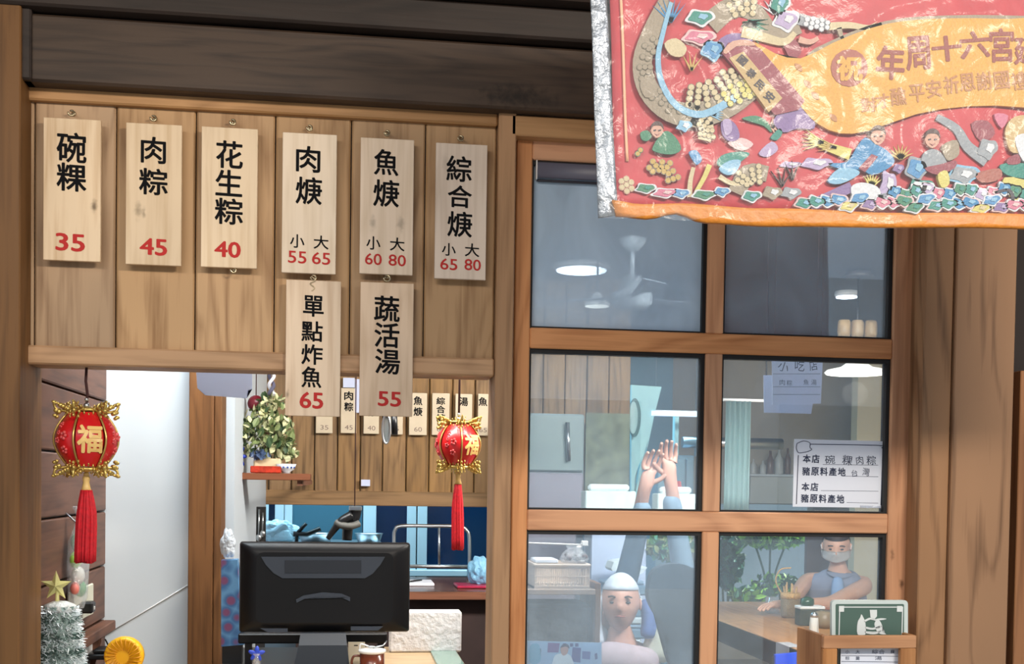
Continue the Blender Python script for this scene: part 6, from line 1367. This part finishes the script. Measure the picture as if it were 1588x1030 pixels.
t_, c = pendant('pendant_lamp', 'bright round pendant lamp at the top right of the middle right pane', 1328, 578, 2.5, 51, m_shade, 5)
MB().lathe([(.06, 0), (.075, .006), (.06, .03), (.012, .04)], (c.x, c.y, 2.459), 20).build('canopy', mat('dark_bronze', (50, 46, 44), .5), t_)
for k, dx in enumerate((-.045, 0, .045)):
    MB().lathe([(.028, 0), (.032, .02), (.030, .07), (.024, .08)], (c.x+dx*1.5, c.y, W(1335, 523, 2.5).z), 14).build('bamboo_cup', w_light, t_)
l = bpy.data.lights.new('pendant_bulb', 'POINT'); l.energy = 14; l.color = (1, .93, .82); l.shadow_soft_size = .06; o = bpy.data.objects.new('pendant_bulb', l); COL.objects.link(o); o.location = (c.x, c.y, c.z-.10)
pendant('disc_lamp', 'slim lit disc lamp low in the upper left pane', 926, 473, 3.4 if False else 2.4, 20, m_shade, 6)
def downlight(lab, px, py, rpx, es):
    c = WZ(px, py, 2.4995); R_ = S(rpx, c.y); t_ = thing('ceiling_lamp', lab, 'lamp', (c.x, c.y, 2.47), 'round lamps on the ceiling')
    MB().lathe([(R_, 0), (R_*1.15, .01), (R_*1.1, .0285)], (c.x, c.y, 2.471), 24).build('ring', m_white, t_); MB().lathe([(0, 0), (R_*.98, 0), (R_*.98, .004), (0, .004)], (c.x, c.y, 2.466), 24).build('diffuser', mat('lamp_hot%d' % es, (255, 255, 255), .5, emit=(235, 244, 255), es=es), t_)
downlight('large round lamp added inside for a reflected glare in the upper left pane', 902, 410, 40, 14)  # inner lamp standing in for a lamp mirrored in the glass
downlight('small bright ceiling lamp in the upper right pane', 1313, 452, 17, 9)
# ceiling fan motor without visible blades' detail: canopy, rod, motor, three thin blades
c = WZ(981, 370, 2.4995); fnn = thing('ceiling_fan', 'white ceiling fan hanging behind the upper left pane', 'fan', (c.x, c.y, 2.3)); d_ = c.y; zt_ = 2.4995
m_fan = mat('fan_white', (206, 214, 220), .4)
MB().lathe([(S(9, d_), zt_-S(20, d_)), (S(20, d_), zt_-S(8, d_)), (S(22, d_), zt_)], (c.x, d_, 0), 24).build('canopy', m_fan, fnn); zr_ = W(981, 428, d_).z; zm_ = W(981, 478, d_).z
MB().lathe([(S(4, d_), zr_), (S(4, d_), zt_-S(19, d_))], (c.x, d_, 0), 12).build('rod', m_fan, fnn)
MB().lathe([(0, zm_), (S(26, d_), zm_), (S(33, d_), zm_+S(8, d_)), (S(33, d_), zm_+S(22, d_)), (S(20, d_), zm_+S(28, d_)), (S(14, d_), zr_), (0, zr_)], (c.x, d_, 0), 28).build('motor', m_fan, fnn)
for k in range(3):
    a = k*2*PI/3+.5; dr = Vector((math.cos(a), math.sin(a), 0)); tn = Vector((-math.sin(a), math.cos(a), 0)); o0 = Vector((c.x, d_, zm_+S(16, d_)))
    MB().prism([o0+dr*S(34, d_)-tn*.02, o0+dr*.42-tn*.045+Vector((0, 0, .01)), o0+dr*.43+tn*.045-Vector((0, 0, .01)), o0+dr*S(34, d_)+tn*.02], (0, 0, .004)).build('blade', mat('fan_blade', (150, 160, 170), .5), fnn)
# bottles and counter at the beige wall
wc = thing('wall_counter', 'cream sideboard with bottles behind the notice', 'sideboard', (W(1200, 800, 3.6).x, 3.7, 0)); X0, X1, Z0, Z1 = rect(1164, 740, 1300, 782, 6.3)
ZS2 = Z1; MB().box(X0, X1, 6.3, 6.599, Z0, ZS2, .005).build('body', mat('cream_laminate', (206, 202, 190), .5), wc)
MB().box(X0-.01, X1+.01, 6.28, 6.598, ZS2+.0005, ZS2+.02, .004).build('top', m_white, wc)
wc.location = wc.location
for i, (x, h, w_, mm, lab) in enumerate(((1168, .10, 5, 'w', 'small white bottle at the left end of the sideboard'), (1183, .09, 5, 'w', 'white squat jar second from the left on the sideboard'), (1194, .16, 6, 'b', 'amber bottle in the middle of the sideboard'), (1208, .17, 7, 'w', 'tall white bottle right of the amber bottle'), (1221, .18, 5, 'b', 'dark amber bottle at the right of the sideboard'))):
    xx = W(x, 740, 6.4).x; t_ = thing('bottle', lab, 'bottle', (xx, 6.4, ZS2+.0205), 'bottles on the sideboard'); h *= 1.2; r = S(w_, 6.4)
    MB().lathe([(r*.9, 0), (r, .01), (r, h*.6), (r*.4, h*.8), (r*.35, h), (0, h+.001)], (xx, 6.4, ZS2+.0205), 14).build('body', mat('bottle_'+mm, (210, 206, 198) if mm == 'w' else (120, 84, 60), .3), t_)

# ------------------------------------------------------------------ lower left pane: shelf, basket, papers, bin, poster
ld = .75
ls = thing('wooden_shelf', 'grey brown wooden shelf with a basket behind the lower left pane', 'shelf', (W(865, 1000, ld).x, ld+.1, 0)); w_gs = wood('grey_shelf_wood', (150, 134, 124), (104, 92, 86), 'X')
xa_ = W(812, 950, ld).x; xb_ = W(923, 950, ld).x
for py in (874, 914): z = W(865, py, ld).z; 
z1s = W(865, 914, ld).z; z2s = W(865, 875, ld+.02).z
MB().box(xa_, xb_, ld, ld+.26, z1s-.018, z1s, .002).build('board', w_gs, ls)
MB().box(xa_, xb_, ld, ld+.26, z1s-.36, z1s-.34, .002).build('board', w_gs, ls)
for x in (xa_-.018, xb_): MB().box(x+.0005, x+.0175, ld, ld+.26, 0, z1s+.02, .002).build('side', w_jamb if x > 0 and x == xb_ else w_gs, ls)
bk = thing('plastic_basket', 'cream slotted plastic basket on the wooden shelf', 'basket', (W(870, 914, ld).x, ld+.1, z1s+.0005)); X0, X1, _, Z1 = rect(829, 875, 914, 914, ld+.01); bz0 = z1s+.0005
m_bk = mat('basket_cream', (206, 190, 176), .5)
MB().box(X0, X1, ld+.01, ld+.2, bz0, bz0+.006).build('bottom', m_bk, bk)
MB().box(X0-.004, X1+.004, ld+.006, ld+.014, Z1-.008, Z1, .002).box(X0-.004, X0+.006, ld+.014, ld+.2, Z1-.008, Z1).box(X1-.006, X1+.004, ld+.014, ld+.2, Z1-.008, Z1).build('rim', m_bk, bk)
MB().box(X0, X1, ld+.195, ld+.2, bz0, Z1).box(X0, X0+.004, ld+.014, ld+.195, bz0, Z1-.009).box(X1-.004, X1, ld+.014, ld+.195, bz0, Z1-.009).build('wall', m_bk, bk)
mb = MB(); nsl = 26
for k in range(nsl+1): x = X0+(X1-X0)*k/nsl; mb.box(x-.0012 if k else x, x+.0012, ld+.010, ld+.013, bz0+.006, Z1-.008)
for z in (bz0+.008, (bz0+Z1)/2, Z1-.012): mb.box(X0, X1, ld+.009, ld+.012, z-.002, z+.002)
o = mb.build('slats', m_bk, bk); o['kind'] = 'stuff'
zt_ = Z1
wp = thing('white_packet', 'flat white packet lying on the left of the plastic basket', 'packet', (W(845, 870, ld+.08).x, ld+.08, zt_+.0005)); MB().box(W(829, 870, ld+.05).x, W(864, 870, ld+.05).x, ld+.03, ld+.14, zt_+.0005, zt_+.014, .003).build('packet', m_paper, wp)
bgp = thing('snack_bag', 'crumpled clear bag of dark snacks on the right of the plastic basket', 'bag', (W(889, 870, ld+.08).x, ld+.08, zt_+.0005)); mb = MB(); rnd = random.Random(8); cxs = W(890, 870, ld+.08).x
for k in range(26): mb.ball((cxs+rnd.uniform(-.035, .035), ld+.08+rnd.uniform(-.03, .03), zt_+.010+rnd.uniform(0, .016)), .0085, 1, 1, .8, 7, 5)
o = mb.build('snacks', mat('snack_brown', (98, 72, 66), .5, var=.4, nscale=80), bgp); o['kind'] = 'stuff'
MB().lathe([(.042, 0), (.05, .012), (.04, .03), (.022, .045), (.03, .056)], (cxs, ld+.08, zt_+.0005), 9, sy=.8).build('film', film('snack_film', refl=.3, rough=.1, alpha_d=.18, bump=1, scale=50), bgp)
stn = thing('stone_block', 'dark blue grey rough stone block on the lower shelf board', 'stone', (W(868, 960, ld).x, ld+.1, z1s-.3395)); a_ = z1s-.3395
MB().box(xa_+.01, xb_-.01, ld+.02, ld+.2, a_, a_+.29, .012).build('block', mat('slate_stone', (84, 92, 98), .8, var=.35, nscale=16, bump=1), stn)
pw_ = struct(pbox('trim_pale_panel', mat('pale_blue_paint', (176, 190, 216), .6), None, (916, 824, 1000, 1100), 1.95, .03), 'pale blue wall panel behind the shelf', 'panel')
pw_.location.z = 0; me_ = pw_.data; zmn = min(v.co.z for v in me_.vertices); Wt = W(950, 824, 1.95).z
for v in me_.vertices: v.co.z = 0 if abs(v.co.z-zmn) < 1e-4 else Wt
for k, (y, x0, x1) in enumerate(((949, 916, 950), (963, 930, 962))): pbox('shelf_rail', m_white, pw_, (x0, y-1, x1, y+1), 1.92, .03)
# papers stacked above the head
for i, (pts, d, lab) in enumerate((([(948, 882), (952, 872), (964, 869), (992, 868), (984, 876), (964, 884), (950, 886)], 1.75, 'upper white paper on the stack behind the person with raised arms'), ([(962, 892), (976, 884), (1004, 880), (998, 888), (990, 893), (964, 896)], 1.72, 'second white paper on the stack behind the person with raised arms'))):
    c = W(975, pts[3][1]+8, d); t_ = thing('loose_paper', lab, 'paper', (c.x, d, c.z), 'loose papers on the stack'); flat('sheet', mat('bright_paper', (226, 240, 244), .6), pts, d, .12, t_)
dk = thing('paper_stack', 'stack of pale blue folded cloths behind the person with raised arms', 'stack', (W(985, 1000, 1.8).x, 1.8, 0)); zz = 0.0; z_top = W(980, 899, 1.72).z; xa_ = W(945, 900, 1.72).x; xb_ = W(1010, 900, 1.72).x; k = 0
MB().box(xa_+.01, xb_-.01, 1.80, 1.94, 0, z_top-.30).build('stand', m_steel, dk)
zz = z_top-.2995
while zz < z_top-.02: h_ = .018+.012*((k*7) % 3); MB().box(xa_+.006*(k % 3), xb_-.008*((k+1) % 3), 1.79+.004*(k % 2), 1.94, zz, zz+h_-.001, .006).build('layer', mat(('layer_blue', 'layer_white', 'layer_teal')[k % 3], ((140, 170, 196), (206, 222, 230), (110, 146, 172))[k % 3], .6), dk); zz += h_; k += 1
# dark bin / chair back
db = thing('dark_chair', 'large dark slate chair with a rounded back behind the lower left pane', 'chair', (W(1055, 1000, .85).x, .85, 0)); dd = .85
flat('backrest', mat('slate_fabric', (50, 66, 78), .6, var=.1), [(1008, 905), (1012, 890), (1022, 880), (1040, 875), (1062, 876), (1076, 884), (1081, 895), (1082, 1030), (1040, 1030), (1036, 990), (1026, 965), (1013, 945), (1006, 925)], dd, .05, db, 3)
X0, X1, Z0, Z1 = rect(1036, 1030, 1082, 1060, dd); MB().box(X0-.1, X1, dd-.0, dd+.25, .42, .48, .01).build('seat', mat('slate_fabric', (50, 66, 78)), db); MB().box(X0+.01, X1-.01, dd+.01, dd+.045, .481, Z1+.02).build('back_post', m_black, db)
for x in (X0-.08, X1-.04):
    for y in (dd+.01, dd+.2): MB().box(x, x+.03, y, y+.03, 0, .419).build('leg', m_black, db)
vp = thing('leafy_plant', 'green leafy plant above the dark chair in the lower left pane', 'plant', (W(1045, 900, 1.95).x, 1.95, 0)); leaf_cluster('foliage', [m_lm, m_lt, m_leafg], W(1040, 848, 1.95), (S(40, 1.95), .08, S(19, 1.95)), 420, .05, vp, 31)
xq = W(1050, 900, 1.95).x; MB().lathe([(.07, 0), (.09, .02), (.10, W(1045, 875, 1.95).z-.10), (.09, W(1045, 875, 1.95).z-.08), (0, W(1045, 875, 1.95).z-.1)], (xq, 1.95, 0), 20).build('planter', mat('planter_blue_grey', (90, 120, 136), .5), vp)
dv = thing('white_cable', 'thin white cable running along the wall above the basket', 'cable', W(860, 843, 1.0)); MB().tube([(xs['a']+.01, .13, W(815, 842, 1.0).z+.02), (xs['a']+.01, .5, W(815, 842, 1.0).z), W(815, 842, 1.0), W(900, 845, 1.0), W(905, 841, 1.0)], .003, 6).build('cable', m_white, dv); MB().box(W(902, 843, 1.0).x, W(912, 843, 1.0).x, .995, 1.015, W(907, 847, 1.0).z, W(907, 839, 1.0).z, .002).build('plug', m_white, dv)

po = thing('poster', 'pale blue photo poster at the bottom of the lower left pane', 'poster', W(875, 1060, .062)); pdp = .0655
flat('sheet', mat('poster_blue', (164, 196, 226), .5, var=.08, nscale=10), [(818, 994), (933, 997), (933, 1075), (818, 1073)], pdp, .002, po)
def pp(c_, pts, sm=3, lay=1, nm='print'): flat(nm, mat('print_'+str(c_), c_, .5), pts, pdp-.0008*lay, .0008*lay, po, sm)
pp((120, 84, 150), [(850, 997), (868, 998), (866, 1012), (849, 1012)], 0); pp((60, 70, 150), [(888, 1004), (901, 1005), (900, 1028), (886, 1026)], 0); pp((70, 90, 170), [(903, 1010), (916, 1011), (915, 1023), (903, 1022)], 0); pp((90, 176, 206), [(822, 1002), (836, 1000), (838, 1026), (822, 1028)])
pp((232, 238, 242), [(856, 1032), (860, 1018), (868, 1014), (882, 1015), (888, 1024), (890, 1040), (856, 1040)], 3, 2, 'figure'); pp((206, 160, 150), [(870, 1004), (876, 1001), (881, 1005), (880, 1013), (874, 1017), (870, 1012)], 3, 3, 'figure'); pp((50, 50, 90), [(869, 1005), (874, 999), (881, 1000), (883, 1006), (878, 1003), (872, 1004)], 3, 4, 'figure')
for x in (873, 884, 892): pp((40, 60, 130), [(x, 998), (x+5, 998), (x+5, 1003), (x, 1003)], 0)
pp((30, 50, 130), [(922, 1014), (926, 1013), (927, 1022), (923, 1023)], 0); pp((40, 90, 120), [(837, 1006), (839, 1006), (839, 1020), (837, 1020)], 0)
